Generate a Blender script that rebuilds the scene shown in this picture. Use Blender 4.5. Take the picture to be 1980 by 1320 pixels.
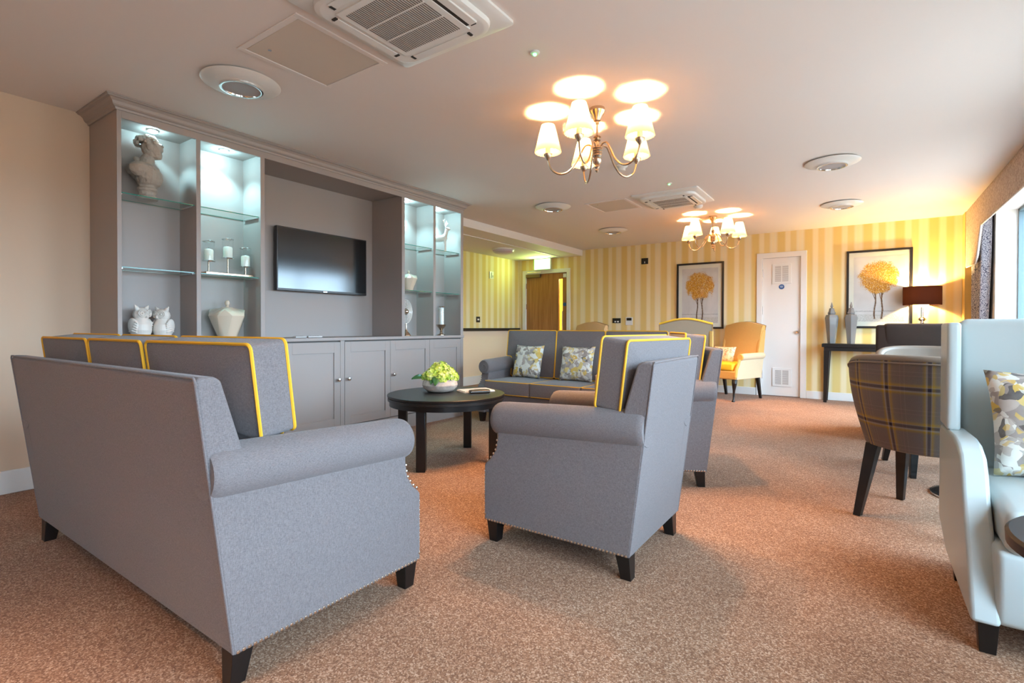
import bpy, bmesh, math, random
from mathutils import Vector, Matrix, noise
random.seed(7)
PI = math.pi
S = bpy.context.scene
for o in list(bpy.data.objects): bpy.data.objects.remove(o)
COL = S.collection

# ------------------------------------------------------------------ camera
cam = bpy.data.cameras.new('camera'); camo = bpy.data.objects.new('camera', cam); COL.objects.link(camo)
cam.sensor_width = 36; cam.lens = 989.653/1980*36
cam.shift_x = -1.206/1980; cam.shift_y = -18.43/1980
cam.clip_start = 0.05
yaw, pit, rol = math.radians(34.627108), math.radians(-0.56309), math.radians(0.11425)
cy, sy, cp, sp, cr, sr = math.cos(yaw), math.sin(yaw), math.cos(pit), math.sin(pit), math.cos(rol), math.sin(rol)
fw = Vector((-sy*cp, cy*cp, sp)); rt = Vector((cy, sy, 0)); up = rt.cross(fw)
r_, u_ = rt*cr + up*sr, up*cr - rt*sr
camo.matrix_world = Matrix(((r_.x, u_.x, -fw.x, 0), (r_.y, u_.y, -fw.y, 0), (r_.z, u_.z, -fw.z, 1.0072), (0, 0, 0, 1)))
S.camera = camo

# ------------------------------------------------------------------ exposure, sky
S.view_settings.view_transform = 'Standard'; S.view_settings.look = 'None'
S.view_settings.gamma = 1; S.view_settings.exposure = 0.64; S.view_settings.use_curve_mapping = False
W = bpy.data.worlds.new('sky'); S.world = W; W.use_nodes = True
wn = W.node_tree.nodes; wl_ = W.node_tree.links; wn['Background'].inputs[1].default_value = 14.5
g1 = wn.new('ShaderNodeTexCoord'); g2 = wn.new('ShaderNodeSeparateXYZ'); g3 = wn.new('ShaderNodeValToRGB')   # overcast sky over a duller ground
wl_.new(g1.outputs['Generated'], g2.inputs[0]); wl_.new(g2.outputs[2], g3.inputs[0]); wl_.new(g3.outputs[0], wn['Background'].inputs[0])
g3.color_ramp.elements[0].position = 0.0; g3.color_ramp.elements[0].color = (0.20, 0.21, 0.205, 1); g3.color_ramp.elements[1].position = 0.03; g3.color_ramp.elements[1].color = (0.58, 0.80, 1.0, 1)

WARM = (1.0, 0.56, 0.25); COOL = (0.42, 0.86, 1.0)
def lamp(name, kind, loc, energy, color, size=0.03, parent=None, **k):
    l = bpy.data.lights.new(name, kind); l.energy = energy; l.color = color
    if kind == 'AREA': l.shape = 'RECTANGLE'; l.size = k.get('sx', 1); l.size_y = k.get('sy', 1)
    else: l.shadow_soft_size = size
    if kind == 'SPOT': l.spot_size = k.get('angle', 1.6); l.spot_blend = k.get('blend', 0.6)
    o = bpy.data.objects.new(name, l); COL.objects.link(o); o.location = loc; o.parent = parent
    if 'rot' in k: o.rotation_euler = k['rot']
    return o
# daylight portals in the window openings (sampling aid for the sky light only)
WINS = [(-1.1, -0.4), (0.1, 1.95), (2.75, 4.3), (5.0, 7.35)]
for a, b in WINS:
    p = lamp('window_daylight', 'AREA', (1.36, (a+b)/2, 1.32), 1, (1, 1, 1), sx=1.84, sy=b-a, rot=(0, PI/2, 0))
    p.data.cycles.is_portal = True

# ------------------------------------------------------------------ materials
def mat(name, col=(0.5, 0.5, 0.5), rough=0.5, metal=0.0, spec=0.5, **k):
    m = bpy.data.materials.new(name); m.use_nodes = True
    b = m.node_tree.nodes['Principled BSDF']
    b.inputs['Base Color'].default_value = (*col, 1); b.inputs['Roughness'].default_value = rough
    b.inputs['Metallic'].default_value = metal; b.inputs['Specular IOR Level'].default_value = spec
    for a, v in k.items():
        n = a.replace('_', ' ')
        b.inputs[n].default_value = (*v, 1) if isinstance(v, tuple) else v
    return m
def N(m, t, **k):
    n = m.node_tree.nodes.new(t)
    for a, v in k.items():
        if a in n.inputs and not hasattr(n, a): n.inputs[a].default_value = v
        else:
            try: setattr(n, a, v)
            except Exception: n.inputs[a].default_value = v
    return n
def L(m, a, b): m.node_tree.links.new(a, b)
def B(m): return m.node_tree.nodes['Principled BSDF']
def coords(m, scale=(1, 1, 1), kind='Object', rot=(0, 0, 0)):
    tc = N(m, 'ShaderNodeTexCoord'); mp = N(m, 'ShaderNodeMapping')
    mp.inputs['Scale'].default_value = scale; mp.inputs['Rotation'].default_value = rot
    L(m, tc.outputs[kind], mp.inputs[0]); return mp.outputs[0]
def ramp(m, fac, stops, interp='LINEAR'):
    r = N(m, 'ShaderNodeValToRGB'); cr_ = r.color_ramp; cr_.interpolation = interp
    while len(cr_.elements) > 1: cr_.elements.remove(cr_.elements[-1])
    for i, (p, c) in enumerate(stops):
        e = cr_.elements[0] if i == 0 else cr_.elements.new(p)
        e.position = p; e.color = (*c, 1)
    L(m, fac, r.inputs[0]); return r.outputs[0]
def noise_(m, vec, scale, detail=2.0, rough=0.5):
    n = N(m, 'ShaderNodeTexNoise'); n.inputs['Scale'].default_value = scale
    n.inputs['Detail'].default_value = detail; n.inputs['Roughness'].default_value = rough
    L(m, vec, n.inputs['Vector']); return n
def bump(m, h, strength=0.3, dist=0.002):
    b = N(m, 'ShaderNodeBump'); b.inputs['Strength'].default_value = strength; b.inputs['Distance'].default_value = dist
    L(m, h, b.inputs['Height']); L(m, b.outputs[0], B(m).inputs['Normal'])
def mth(m, op, a, b=None):
    n = N(m, 'ShaderNodeMath'); n.operation = op
    for i, v in enumerate((a, b)):
        if v is None: continue
        if hasattr(v, 'links') or hasattr(v, 'node'): L(m, v, n.inputs[i])
        else: n.inputs[i].default_value = v
    return n.outputs[0]
def mixc(m, fac, a, b, mode='MIX'):
    n = N(m, 'ShaderNodeMix'); n.data_type = 'RGBA'; n.blend_type = mode
    for i, v in ((0, fac), (6, a), (7, b)):
        if hasattr(v, 'node'): L(m, v, n.inputs[i])
        elif isinstance(v, tuple): n.inputs[i].default_value = (*v, 1)
        else: n.inputs[i].default_value = v
    return n.outputs[2]
def setcol(m, c): L(m, c, B(m).inputs['Base Color'])

def fabric(name, a, b, s=1.0, strength=0.35):
    m = mat(name, a, 0.9, spec=0.2, Sheen_Weight=0.15)
    v1 = coords(m, (1300*s, 1300*s, 120*s)); v2 = coords(m, (140*s, 140*s, 1400*s))
    n1 = noise_(m, v1, 1.0, 2); n2 = noise_(m, v2, 1.0, 2)
    h = mth(m, 'ADD', n1.outputs[0], n2.outputs[0]); h = mth(m, 'MULTIPLY', h, 0.5)
    setcol(m, ramp(m, h, [(0.36, b), (0.62, a)])); bump(m, h, strength, 0.0015)
    return m
GREY = fabric('grey_weave', (0.228, 0.194, 0.190), (0.116, 0.097, 0.098))
YEL = mat('yellow_piping', (0.85, 0.42, 0.02), 0.7)
LEGM = mat('black_wood', (0.006, 0.005, 0.005), 0.35)
NAIL = mat('nailhead_brass', (0.75, 0.68, 0.6), 0.25, 1.0)
CHROME = mat('chrome', (0.85, 0.85, 0.86), 0.12, 1.0)
NICKEL = mat('antique_nickel', (0.62, 0.50, 0.38), 0.25, 1.0)
PAINT = mat('greige_paint', (0.36, 0.31, 0.285), 0.45)
WHITE = mat('white_paint', (0.80, 0.76, 0.72), 0.5)
WHITEP = mat('white_plastic', (0.78, 0.76, 0.73), 0.35)
BLACKP = mat('black_plastic', (0.015, 0.013, 0.013), 0.3)
DARKSLOT = mat('dark_slot', (0.03, 0.025, 0.022), 0.7)
CERAM = mat('white_ceramic', (0.80, 0.75, 0.68), 0.15, Coat_Weight=0.6)
PLASTER = mat('weathered_plaster', (0.42, 0.37, 0.32), 0.85)
CREAMC = mat('gloss_cream_ceramic', (0.72, 0.60, 0.46), 0.08, Coat_Weight=0.8)
WAX = mat('candle_wax', (0.85, 0.82, 0.72), 0.5, Subsurface_Weight=0.2)
LEATH = mat('pale_blue_grey_leather', (0.47, 0.51, 0.495), 0.33, spec=0.5)
BROWNL = mat('dark_brown_leather', (0.040, 0.024, 0.018), 0.6, spec=0.25)
TAUPEL = mat('taupe_leather', (0.22, 0.165, 0.125), 0.5, spec=0.3)
for m_ in (LEATH, BROWNL, TAUPEL):
    v = coords(m_); n = noise_(m_, v, 220, 3); bump(m_, n.outputs[0], 0.08, 0.001)
GOLDF = fabric('gold_velvet', (0.74, 0.42, 0.13), (0.60, 0.32, 0.08), 0.8, 0.15)
CREAMF = fabric('cream_fabric', (0.66, 0.52, 0.34), (0.56, 0.43, 0.27), 0.8, 0.15)
YELF = mat('yellow_seat', (0.85, 0.50, 0.02), 0.7)
BROWNPIPE = mat('brown_piping', (0.36, 0.18, 0.06), 0.7)
LAMPBK = mat('brown_lampshade', (0.05, 0.022, 0.018), 0.8, Transmission_Weight=0.0)

def glass_like(name, col, tr=0.85, rough=0.03):
    m = bpy.data.materials.new(name); m.use_nodes = True; nt = m.node_tree; nt.nodes.clear()
    o = nt.nodes.new('ShaderNodeOutputMaterial'); mx = nt.nodes.new('ShaderNodeMixShader')
    t = nt.nodes.new('ShaderNodeBsdfTransparent'); g = nt.nodes.new('ShaderNodeBsdfGlossy'); f = nt.nodes.new('ShaderNodeFresnel')
    t.inputs[0].default_value = (*col, 1); g.inputs['Roughness'].default_value = rough; f.inputs[0].default_value = 1.5
    ge = nt.nodes.new('ShaderNodeNewGeometry'); mm = nt.nodes.new('ShaderNodeMath'); mm.operation = 'SUBTRACT'; mm.inputs[0].default_value = 1; nt.links.new(ge.outputs['Backfacing'], mm.inputs[1])
    m2 = nt.nodes.new('ShaderNodeMath'); m2.operation = 'MULTIPLY'; nt.links.new(f.outputs[0], m2.inputs[0]); nt.links.new(mm.outputs[0], m2.inputs[1])
    nt.links.new(m2.outputs[0], mx.inputs[0]); nt.links.new(t.outputs[0], mx.inputs[1]); nt.links.new(g.outputs[0], mx.inputs[2])
    nt.links.new(mx.outputs[0], o.inputs[0]); return m
GLASS = glass_like('clear_glass', (0.96, 0.98, 0.98)); SHELFG = glass_like('green_tinted_glass', (0.95, 0.99, 0.975))
EDGEG = mat('glass_edge', (0.02, 0.22, 0.17), 0.15); PANE = glass_like('window_glass', (0.97, 0.99, 1.0))

def emis(name, col, s):
    m = mat(name, (0, 0, 0), 0.5); b = B(m); b.inputs['Emission Color'].default_value = (*col, 1); b.inputs['Emission Strength'].default_value = s
    return m
PUCK = emis('puck_lamp_lens', (0.8, 0.97, 1.0), 30); GREENLED = emis('green_indicator', (0.05, 1.0, 0.15), 12)
BULB = emis('warm_bulb', (1.0, 0.72, 0.4), 40)

def shade_mat():
    m = bpy.data.materials.new('pleated_silk_shade'); m.use_nodes = True; nt = m.node_tree; nt.nodes.clear()
    o = nt.nodes.new('ShaderNodeOutputMaterial'); mx = nt.nodes.new('ShaderNodeMixShader')
    t = nt.nodes.new('ShaderNodeBsdfTranslucent'); d = nt.nodes.new('ShaderNodeBsdfDiffuse')
    t.inputs[0].default_value = (0.30, 0.205, 0.075, 1); d.inputs[0].default_value = (0.60, 0.46, 0.24, 1); mx.inputs[0].default_value = 0.35
    nt.links.new(t.outputs[0], mx.inputs[1]); nt.links.new(d.outputs[0], mx.inputs[2]); nt.links.new(mx.outputs[0], o.inputs[0]); return m
SHADE = shade_mat()

# carpet
CARPET = mat('tan_twist_carpet', (0.4, 0.28, 0.2), 0.95, spec=0.1, Sheen_Weight=0.1)
v = coords(CARPET); n2 = noise_(CARPET, v, 2.2, 3); n4 = noise_(CARPET, v, 45, 3, 0.6)
vo_ = N(CARPET, 'ShaderNodeTexVoronoi'); vo_.inputs['Scale'].default_value = 230; L(CARPET, v, vo_.inputs['Vector'])
sc_ = N(CARPET, 'ShaderNodeSeparateColor'); L(CARPET, vo_.outputs['Color'], sc_.inputs[0])
fl_ = mth(CARPET, 'ADD', mth(CARPET, 'MULTIPLY', sc_.outputs[0], .72), mth(CARPET, 'MULTIPLY', n4.outputs[0], .28))
c = ramp(CARPET, fl_, [(0.16, (0.175, 0.080, 0.040)), (0.42, (0.26, 0.128, 0.066)), (0.66, (0.355, 0.188, 0.108)), (0.84, (0.52, 0.34, 0.23))])
c2 = ramp(CARPET, n2.outputs[0], [(0.3, (0.88, 0.85, 0.82)), (0.7, (1.05, 1.05, 1.05))])
setcol(CARPET, mixc(CARPET, 1.0, c, c2, 'MULTIPLY')); bump(CARPET, sc_.outputs[0], 0.25, 0.002)

CEIL = mat('ceiling_paint', (0.80, 0.73, 0.69), 0.8, spec=0.2)
WALLP = mat('beige_wall_paint', (0.68, 0.51, 0.37), 0.8, spec=0.2)
LOWW = mat('peach_wall_paint', (0.86, 0.66, 0.47), 0.7, spec=0.2)
def stripes(name, axis):
    m = mat(name, (0.7, 0.6, 0.3), 0.75, spec=0.2)
    tc = N(m, 'ShaderNodeTexCoord'); sx = N(m, 'ShaderNodeSeparateXYZ'); L(m, tc.outputs['Object'], sx.inputs[0])
    f = mth(m, 'FRACT', mth(m, 'MULTIPLY', sx.outputs[axis], 1/0.345))
    A, Bc, C_, D = (0.75, 0.54, 0.20), (0.84, 0.69, 0.42), (0.77, 0.57, 0.24), (0.81, 0.69, 0.46)
    setcol(m, ramp(m, f, [(0.0, A), (0.14, A), (0.22, Bc), (0.34, Bc), (0.40, C_), (0.50, C_), (0.56, C_), (0.64, D), (0.72, Bc), (0.82, D), (0.92, A), (1.0, A)]))
    return m
PAPERX = stripes('striped_wallpaper', 0); PAPERY = stripes('striped_wallpaper_side', 1)
YWALL = mat('yellow_plain_paper', (0.66, 0.45, 0.14), 0.75)

# oak
OAK = mat('oak_veneer', (0.33, 0.14, 0.04), 0.4)
v = coords(OAK, (30, 30, 1.6)); n = noise_(OAK, v, 1.0, 5, 0.6)
setcol(OAK, ramp(OAK, n.outputs[0], [(0.3, (0.26, 0.10, 0.025)), (0.7, (0.42, 0.19, 0.06))]))
# floral pillow
def pillow_mat(name, offs, pal, sc=24):
    m = mat(name, (1, 1, 1), 0.8, spec=0.2)
    tc = N(m, 'ShaderNodeTexCoord'); mp = N(m, 'ShaderNodeMapping'); mp.inputs['Location'].default_value = offs
    L(m, tc.outputs['Object'], mp.inputs[0])
    nz = noise_(m, mp.outputs[0], 9, 2); vm = N(m, 'ShaderNodeVectorMath'); vm.operation = 'MULTIPLY_ADD'
    L(m, nz.outputs[1], vm.inputs[0]); vm.inputs[1].default_value = (0.09, 0.09, 0.09); L(m, mp.outputs[0], vm.inputs[2])
    vo = N(m, 'ShaderNodeTexVoronoi'); vo.inputs['Scale'].default_value = sc; L(m, vm.outputs[0], vo.inputs['Vector'])
    sp_ = N(m, 'ShaderNodeSeparateColor'); L(m, vo.outputs['Color'], sp_.inputs[0])
    c = ramp(m, sp_.outputs[0], pal, 'CONSTANT')
    v2 = N(m, 'ShaderNodeTexVoronoi'); v2.inputs['Scale'].default_value = sc*2.1; L(m, vm.outputs[0], v2.inputs['Vector'])
    s2 = N(m, 'ShaderNodeSeparateColor'); L(m, v2.outputs['Color'], s2.inputs[0]); cB = ramp(m, s2.outputs[1], pal, 'CONSTANT')
    c = mixc(m, mth(m, 'MULTIPLY', mth(m, 'GREATER_THAN', s2.outputs[2], .58), .75), c, cB)
    n3 = noise_(m, mp.outputs[0], 30, 3)
    c = mixc(m, mth(m, 'MULTIPLY', n3.outputs[0], 0.22), c, (0.85, 0.82, 0.76))
    setcol(m, c); return m
FL = [(0.0, (0.74, 0.70, 0.62)), (0.22, (0.27, 0.21, 0.18)), (0.38, (0.62, 0.38, 0.04)), (0.52, (0.72, 0.68, 0.60)), (0.66, (0.42, 0.34, 0.29)), (0.78, (0.07, 0.05, 0.045)), (0.85, (0.66, 0.48, 0.14)), (0.93, (0.34, 0.27, 0.24))]
FLA = pillow_mat('floral_print', (0.3, 0.1, 0.7), FL, 19); FLB = pillow_mat('floral_print_b', (1.3, 2.1, 0.2), FL, 19)
FLC = pillow_mat('floral_print_large', (4.2, 0.4, 1.7), FL, 22)
SPOT = pillow_mat('speckled_print', (2, 3, 1), [(0.0, (0.72, 0.55, 0.36)), (0.45, (0.45, 0.24, 0.12)), (0.7, (0.75, 0.66, 0.5))], 60)
# pelmet / curtain
PELM = mat('beige_damask', (0.5, 0.4, 0.33), 0.8)
v = coords(PELM); n = noise_(PELM, v, 55, 4, 0.7); setcol(PELM, ramp(PELM, n.outputs[0], [(0.40, (0.36, 0.25, 0.19)), (0.58, (0.56, 0.43, 0.34))]))
CURT = mat('curtain_scroll_print', (0.5, 0.5, 0.6), 0.8)
v = coords(CURT); nz = noise_(CURT, v, 9, 2); w = N(CURT, 'ShaderNodeTexWave'); w.wave_type = 'RINGS'
w.inputs['Scale'].default_value = 12; w.inputs['Distortion'].default_value = 22; w.inputs['Detail'].default_value = 1.5; w.inputs['Detail Scale'].default_value = 2.2
L(CURT, v, w.inputs['Vector']); setcol(CURT, ramp(CURT, w.outputs[0], [(0.18, (0.09, 0.09, 0.13)), (0.36, (0.46, 0.44, 0.48))]))
# tartan on UV (metres)
TART = mat('tartan_wool', (0.2, 0.17, 0.17), 0.9, spec=0.2)
tc = N(TART, 'ShaderNodeUVMap'); sx = N(TART, 'ShaderNodeSeparateXYZ'); L(TART, tc.outputs[0], sx.inputs[0])
def tline(axis, per):
    f = mth(TART, 'FRACT', mth(TART, 'MULTIPLY', sx.outputs[axis], 1/per))
    g = (0.17, 0.135, 0.125)
    return ramp(TART, f, [(0.0, g), (0.33, g), (0.38, (0.30, 0.19, 0.03)), (0.41, (0.42, 0.26, 0.03)), (0.425, (0.34, 0.30, 0.27)), (0.455, (0.30, 0.26, 0.24)), (0.465, (0.022, 0.016, 0.035)),
                         (0.535, (0.022, 0.016, 0.035)), (0.545, (0.30, 0.26, 0.24)), (0.575, (0.42, 0.26, 0.03)), (0.59, (0.42, 0.26, 0.03)), (0.65, (0.20, 0.16, 0.12)), (0.82, g), (0.84, (0.24, 0.17, 0.15)), (0.86, g), (0.93, g), (0.945, (0.24, 0.2, 0.18)), (0.96, g), (1.0, g)])
cc = mixc(TART, 0.5, tline(0, 0.165), tline(1, 0.187)); nz = noise_(TART, coords(TART), 400, 2)
setcol(TART, mixc(TART, 0.25, cc, nz.outputs[0], 'MULTIPLY'))
STONE = mat('stone_bowl', (0.55, 0.45, 0.38), 0.6); v = coords(STONE); n = noise_(STONE, v, 25, 4); setcol(STONE, ramp(STONE, n.outputs[0], [(0.35, (0.42, 0.33, 0.28)), (0.65, (0.62, 0.53, 0.46))]))
PETAL = mat('lime_petals', (0.6, 0.75, 0.1), 0.6); v = coords(PETAL); n = noise_(PETAL, v, 22, 2); setcol(PETAL, ramp(PETAL, n.outputs[0], [(0.34, (0.40, 0.58, 0.05)), (0.5, (0.70, 0.78, 0.12)), (0.66, (0.88, 0.88, 0.45))]))
LEAF = mat('green_leaf', (0.04, 0.14, 0.03), 0.4)
GREYJAR = mat('grey_glaze', (0.21, 0.205, 0.20), 0.12, Coat_Weight=0.6)
PAPERM = mat('newsprint', (0.75, 0.72, 0.68), 0.8)
BLUESIGN = mat('blue_sign', (0.02, 0.09, 0.28), 0.4)
SCREEN = mat('tv_screen', (0.004, 0.004, 0.005), 0.12, spec=0.8)

# ------------------------------------------------------------------ mesh helpers
class MB:
    def __init__(s): s.v = []; s.f = []; s.sm = []; s.uv = None
    def add(s, vs, fs, smooth=False):
        k = len(s.v); s.v += [tuple(p) for p in vs]; s.f += [tuple(i+k for i in f) for f in fs]; s.sm += [smooth]*len(fs); return s
    def box(s, a, b):
        x0, y0, z0 = a; x1, y1, z1 = b
        if x0 > x1: x0, x1 = x1, x0
        if y0 > y1: y0, y1 = y1, y0
        if z0 > z1: z0, z1 = z1, z0
        return s.add([(x0, y0, z0), (x1, y0, z0), (x1, y1, z0), (x0, y1, z0), (x0, y0, z1), (x1, y0, z1), (x1, y1, z1), (x0, y1, z1)],
                     [(3, 2, 1, 0), (4, 5, 6, 7), (0, 1, 5, 4), (1, 2, 6, 5), (2, 3, 7, 6), (3, 0, 4, 7)])
    def frust(s, a, b):   # two quads: lists of 4 points bottom, top
        return s.add(list(a)+list(b), [(3, 2, 1, 0), (4, 5, 6, 7), (0, 1, 5, 4), (1, 2, 6, 5), (2, 3, 7, 6), (3, 0, 4, 7)])
    def prism(s, poly, axis, a, b, smooth=False):   # poly in the other two axes
        def P(p, t):
            return [(t, p[0], p[1]), (p[0], t, p[1]), (p[0], p[1], t)][axis]
        n = len(poly)
        return s.add([P(p, a) for p in poly]+[P(p, b) for p in poly],
                     [tuple(range(n)), tuple(range(2*n-1, n-1, -1))]+[(i, i+n, (i+1) % n+n, (i+1) % n) for i in range(n)], smooth)
    def lathe(s, prof, c=(0, 0, 0), n=32, axis=2, smooth=True, rad=None, capb=True, capt=True, ph=0.0):
        vs = []; fs = []
        for r, z in prof:
            for i in range(n):
                t = 2*PI*i/n+ph; k = rad(t, z) if rad else 1
                p = (r*k*math.cos(t), r*k*math.sin(t), z)
                p = [(p[2], p[0], p[1]), (p[1], p[2], p[0]), p][axis]
                vs.append((p[0]+c[0], p[1]+c[1], p[2]+c[2]))
        for j in range(len(prof)-1):
            for i in range(n):
                fs.append((j*n+i, j*n+(i+1) % n, (j+1)*n+(i+1) % n, (j+1)*n+i))
        if capb: fs.append(tuple(range(n-1, -1, -1)))
        if capt: fs.append(tuple((len(prof)-1)*n+i for i in range(n)))
        return s.add(vs, fs, smooth)
    def tube(s, pts, r, n=8, closed=False, smooth=True):
        pts = [Vector(p) for p in pts]; m = len(pts); vs = []; fs = []
        rr = r if isinstance(r, (list, tuple)) else [r]*m
        def tan(i):
            a = pts[(i-1) % m] if (closed or i > 0) else pts[i]; b = pts[(i+1) % m] if (closed or i < m-1) else pts[i]
            t = b-a; return t.normalized() if t.length > 1e-9 else Vector((0, 0, 1))
        t0 = tan(0); nrm = t0.orthogonal().normalized()
        for i in range(m):
            t = tan(i); nrm = (nrm-t*nrm.dot(t)); nrm = nrm.normalized() if nrm.length > 1e-6 else t.orthogonal().normalized()
            bi = t.cross(nrm)
            for j in range(n):
                a = 2*PI*j/n; vs.append(pts[i]+(nrm*math.cos(a)+bi*math.sin(a))*rr[i])
        for i in range(m if closed else m-1):
            for j in range(n):
                a, b = i*n, ((i+1) % m)*n
                fs.append((a+j, a+(j+1) % n, b+(j+1) % n, b+j))
        if not closed: fs += [tuple(range(n-1, -1, -1)), tuple((m-1)*n+j for j in range(n))]
        return s.add(vs, fs, smooth)
    def ball(s, c, r, n=12, m=8, smooth=True, rot=None):
        r = r if isinstance(r, (tuple, list)) else (r, r, r); vs = []; fs = []
        R = rot or Matrix.Identity(3); c = Vector(c)
        for j in range(1, m):
            for i in range(n):
                a, b = 2*PI*i/n, PI*j/m
                vs.append(c+R@Vector((r[0]*math.sin(b)*math.cos(a), r[1]*math.sin(b)*math.sin(a), -r[2]*math.cos(b))))
        vs += [c+R@Vector((0, 0, -r[2])), c+R@Vector((0, 0, r[2]))]; k = len(vs)
        for j in range(m-2):
            for i in range(n): fs.append((j*n+i, j*n+(i+1) % n, (j+1)*n+(i+1) % n, (j+1)*n+i))
        for i in range(n): fs += [(k-2, (i+1) % n, i), (k-1, (m-2)*n+i, (m-2)*n+(i+1) % n)]
        return s.add(vs, fs, smooth)
    def rbox(s, a, b, r, puff=(0, 0, 0), n=7):   # soft upholstered box
        c = [(a[i]+b[i])/2 for i in range(3)]; h = [abs(b[i]-a[i])/2 for i in range(3)]; r = min([r]+h)
        def axis_pts(hh):
            q = [-hh, -hh+r*0.3, -hh+r*0.65, -hh+r]; mid = [(-hh+r)+(2*hh-2*r)*i/n for i in range(1, n)]
            return q+mid+[-x for x in reversed(q)]
        A = [axis_pts(x) for x in h]; idx = {}; vs = []; fs = []
        def V(i, j, k):
            key = (i, j, k)
            if key in idx: return idx[key]
            p = [A[0][i], A[1][j], A[2][k]]; inn = [max(-(h[t]-r), min(h[t]-r, p[t])) for t in range(3)]
            d = Vector([p[t]-inn[t] for t in range(3)])
            if d.length > 1e-9: d = d.normalized()*r
            q = [inn[t]+d[t] for t in range(3)]
            u = [max(-1, min(1, q[t]/h[t])) for t in range(3)]
            for t in range(3):
                o = [x for x in range(3) if x != t]
                q[t] += puff[t]*u[t]*(1-u[o[0]]**2)*(1-u[o[1]]**2)
            idx[key] = len(vs); vs.append((q[0]+c[0], q[1]+c[1], q[2]+c[2])); return idx[key]
        M = [len(x)-1 for x in A]
        for i in range(M[0]):
            for j in range(M[1]):
                fs += [(V(i, j, 0), V(i, j+1, 0), V(i+1, j+1, 0), V(i+1, j, 0)), (V(i, j, M[2]), V(i+1, j, M[2]), V(i+1, j+1, M[2]), V(i, j+1, M[2]))]
            for k in range(M[2]):
                fs += [(V(i, 0, k), V(i+1, 0, k), V(i+1, 0, k+1), V(i, 0, k+1)), (V(i, M[1], k), V(i, M[1], k+1), V(i+1, M[1], k+1), V(i+1, M[1], k))]
        for j in range(M[1]):
            for k in range(M[2]):
                fs += [(V(0, j, k), V(0, j, k+1), V(0, j+1, k+1), V(0, j+1, k)), (V(M[0], j, k), V(M[0], j+1, k), V(M[0], j+1, k+1), V(M[0], j, k+1))]
        return s.add(vs, fs, True)
    def build(s, name, m, parent=None, bev=0, seg=2, loc=None, rot=None, sharp=35, label=None):
        me = bpy.data.meshes.new(name); me.from_pydata(s.v, [], s.f)
        for p, q in zip(me.polygons, s.sm): p.use_smooth = q or bev > 0
        me.set_sharp_from_angle(angle=math.radians(sharp)) if any(s.sm) or bev > 0 else None
        if s.uv:
            uv = me.uv_layers.new(name='UVMap')
            for l in me.loops: uv.data[l.index].uv = s.uv[l.vertex_index]
        me.materials.append(m); me.validate(); me.update()
        o = bpy.data.objects.new(name, me); COL.objects.link(o); o.parent = parent
        if loc: o.location = loc
        if rot: o.rotation_euler = rot
        if bev > 0:
            b = o.modifiers.new('bevel', 'BEVEL'); b.width = bev; b.segments = seg; b.limit_method = 'ANGLE'; b.angle_limit = math.radians(40)
        if label: o['label'] = label
        return o
def fix(o):
    bm = bmesh.new(); bm.from_mesh(o.data); bmesh.ops.recalc_face_normals(bm, faces=bm.faces); bm.to_mesh(o.data); bm.free(); return o
def thing(name, label, cat, loc=(0, 0, 0), rz=0, group=None):
    o = bpy.data.objects.new(name, None); COL.objects.link(o); o.location = loc; o.rotation_euler = (0, 0, rz); o.empty_display_size = 0.1
    o['label'] = label; o['category'] = cat
    if group: o['group'] = group
    return o
def tag(o, label, cat, group=None):
    o['label'] = label; o['category'] = cat
    if group: o['group'] = group
    return o
def struct(o): o['kind'] = 'structure'; return o
def dup(root, loc, rz=None, label=None):
    def cp(o, par):
        c = o.copy(); COL.objects.link(c); c.parent = par
        for ch in [x for x in bpy.data.objects if x.parent == o and x is not c]: cp(ch, c)
        return c
    r = cp(root, None); r.location = loc
    if rz is not None: r.rotation_euler = (0, 0, rz)
    if label: r['label'] = label
    return r

# ------------------------------------------------------------------ room
XL, YB, ZC = -4.243, 8.367, 2.4; XA = -5.635; YN = 4.72; Y0 = -3.2; XR = 1.12
struct(MB().box((XA-.2, Y0-.2, -.1), (XR+.32, YB+1.7, 0)).build('floor', CARPET))
cb = MB().box((XL, Y0-.2, ZC), (XR+.32, YB+.2, ZC+.15)); struct(cb.build('ceiling', CEIL))
# lower corridor ceiling with its white fascia
struct(MB().box((XA-.1, YN-.1, 2.30), (XL-.016, YB+.05, ZC+.15)).build('ceiling_corridor', CEIL))
struct(MB().box((XL-.015, YN-.1, 2.295), (XL+.002, YB, ZC)).build('trim_1', WHITE))
struct(MB().box((-4.64, YN, 2.290), (-4.62, 8.2, 2.2999)).build('trim_2', WHITE))
struct(MB().box((XL-.15, Y0, 0), (XL, YN, ZC)).build('wall_left', WALLP))
struct(MB().box((XA, YN-.1, 0), (XL-.15, YN, 2.3)).build('wall_corridor_near', LOWW))
struct(MB().box((XA-.15, YN-.1, 0), (XA, YB, 2.3)).build('wall_corridor_left', PAPERY))
struct(MB().box((XA, YN, 0), (XA+.012, YB, .94)).build('wall_corridor_lower', LOWW))
DADO = mat('dark_dado', (0.02, 0.016, 0.015), 0.4)
struct(MB().box((XA+.0, YN, .935), (XA+.06, YB-.03, .985)).build('trim_3', DADO, bev=.004))
struct(MB().box((XA+.012, YN, 0), (XA+.03, YB, .15)).build('baseboard_corridor', WHITE, bev=.003))
struct(MB().box((XL, Y0, 0), (XL+.016, 1.205, .14)).build('baseboard_left', WHITE, bev=.004))
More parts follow.
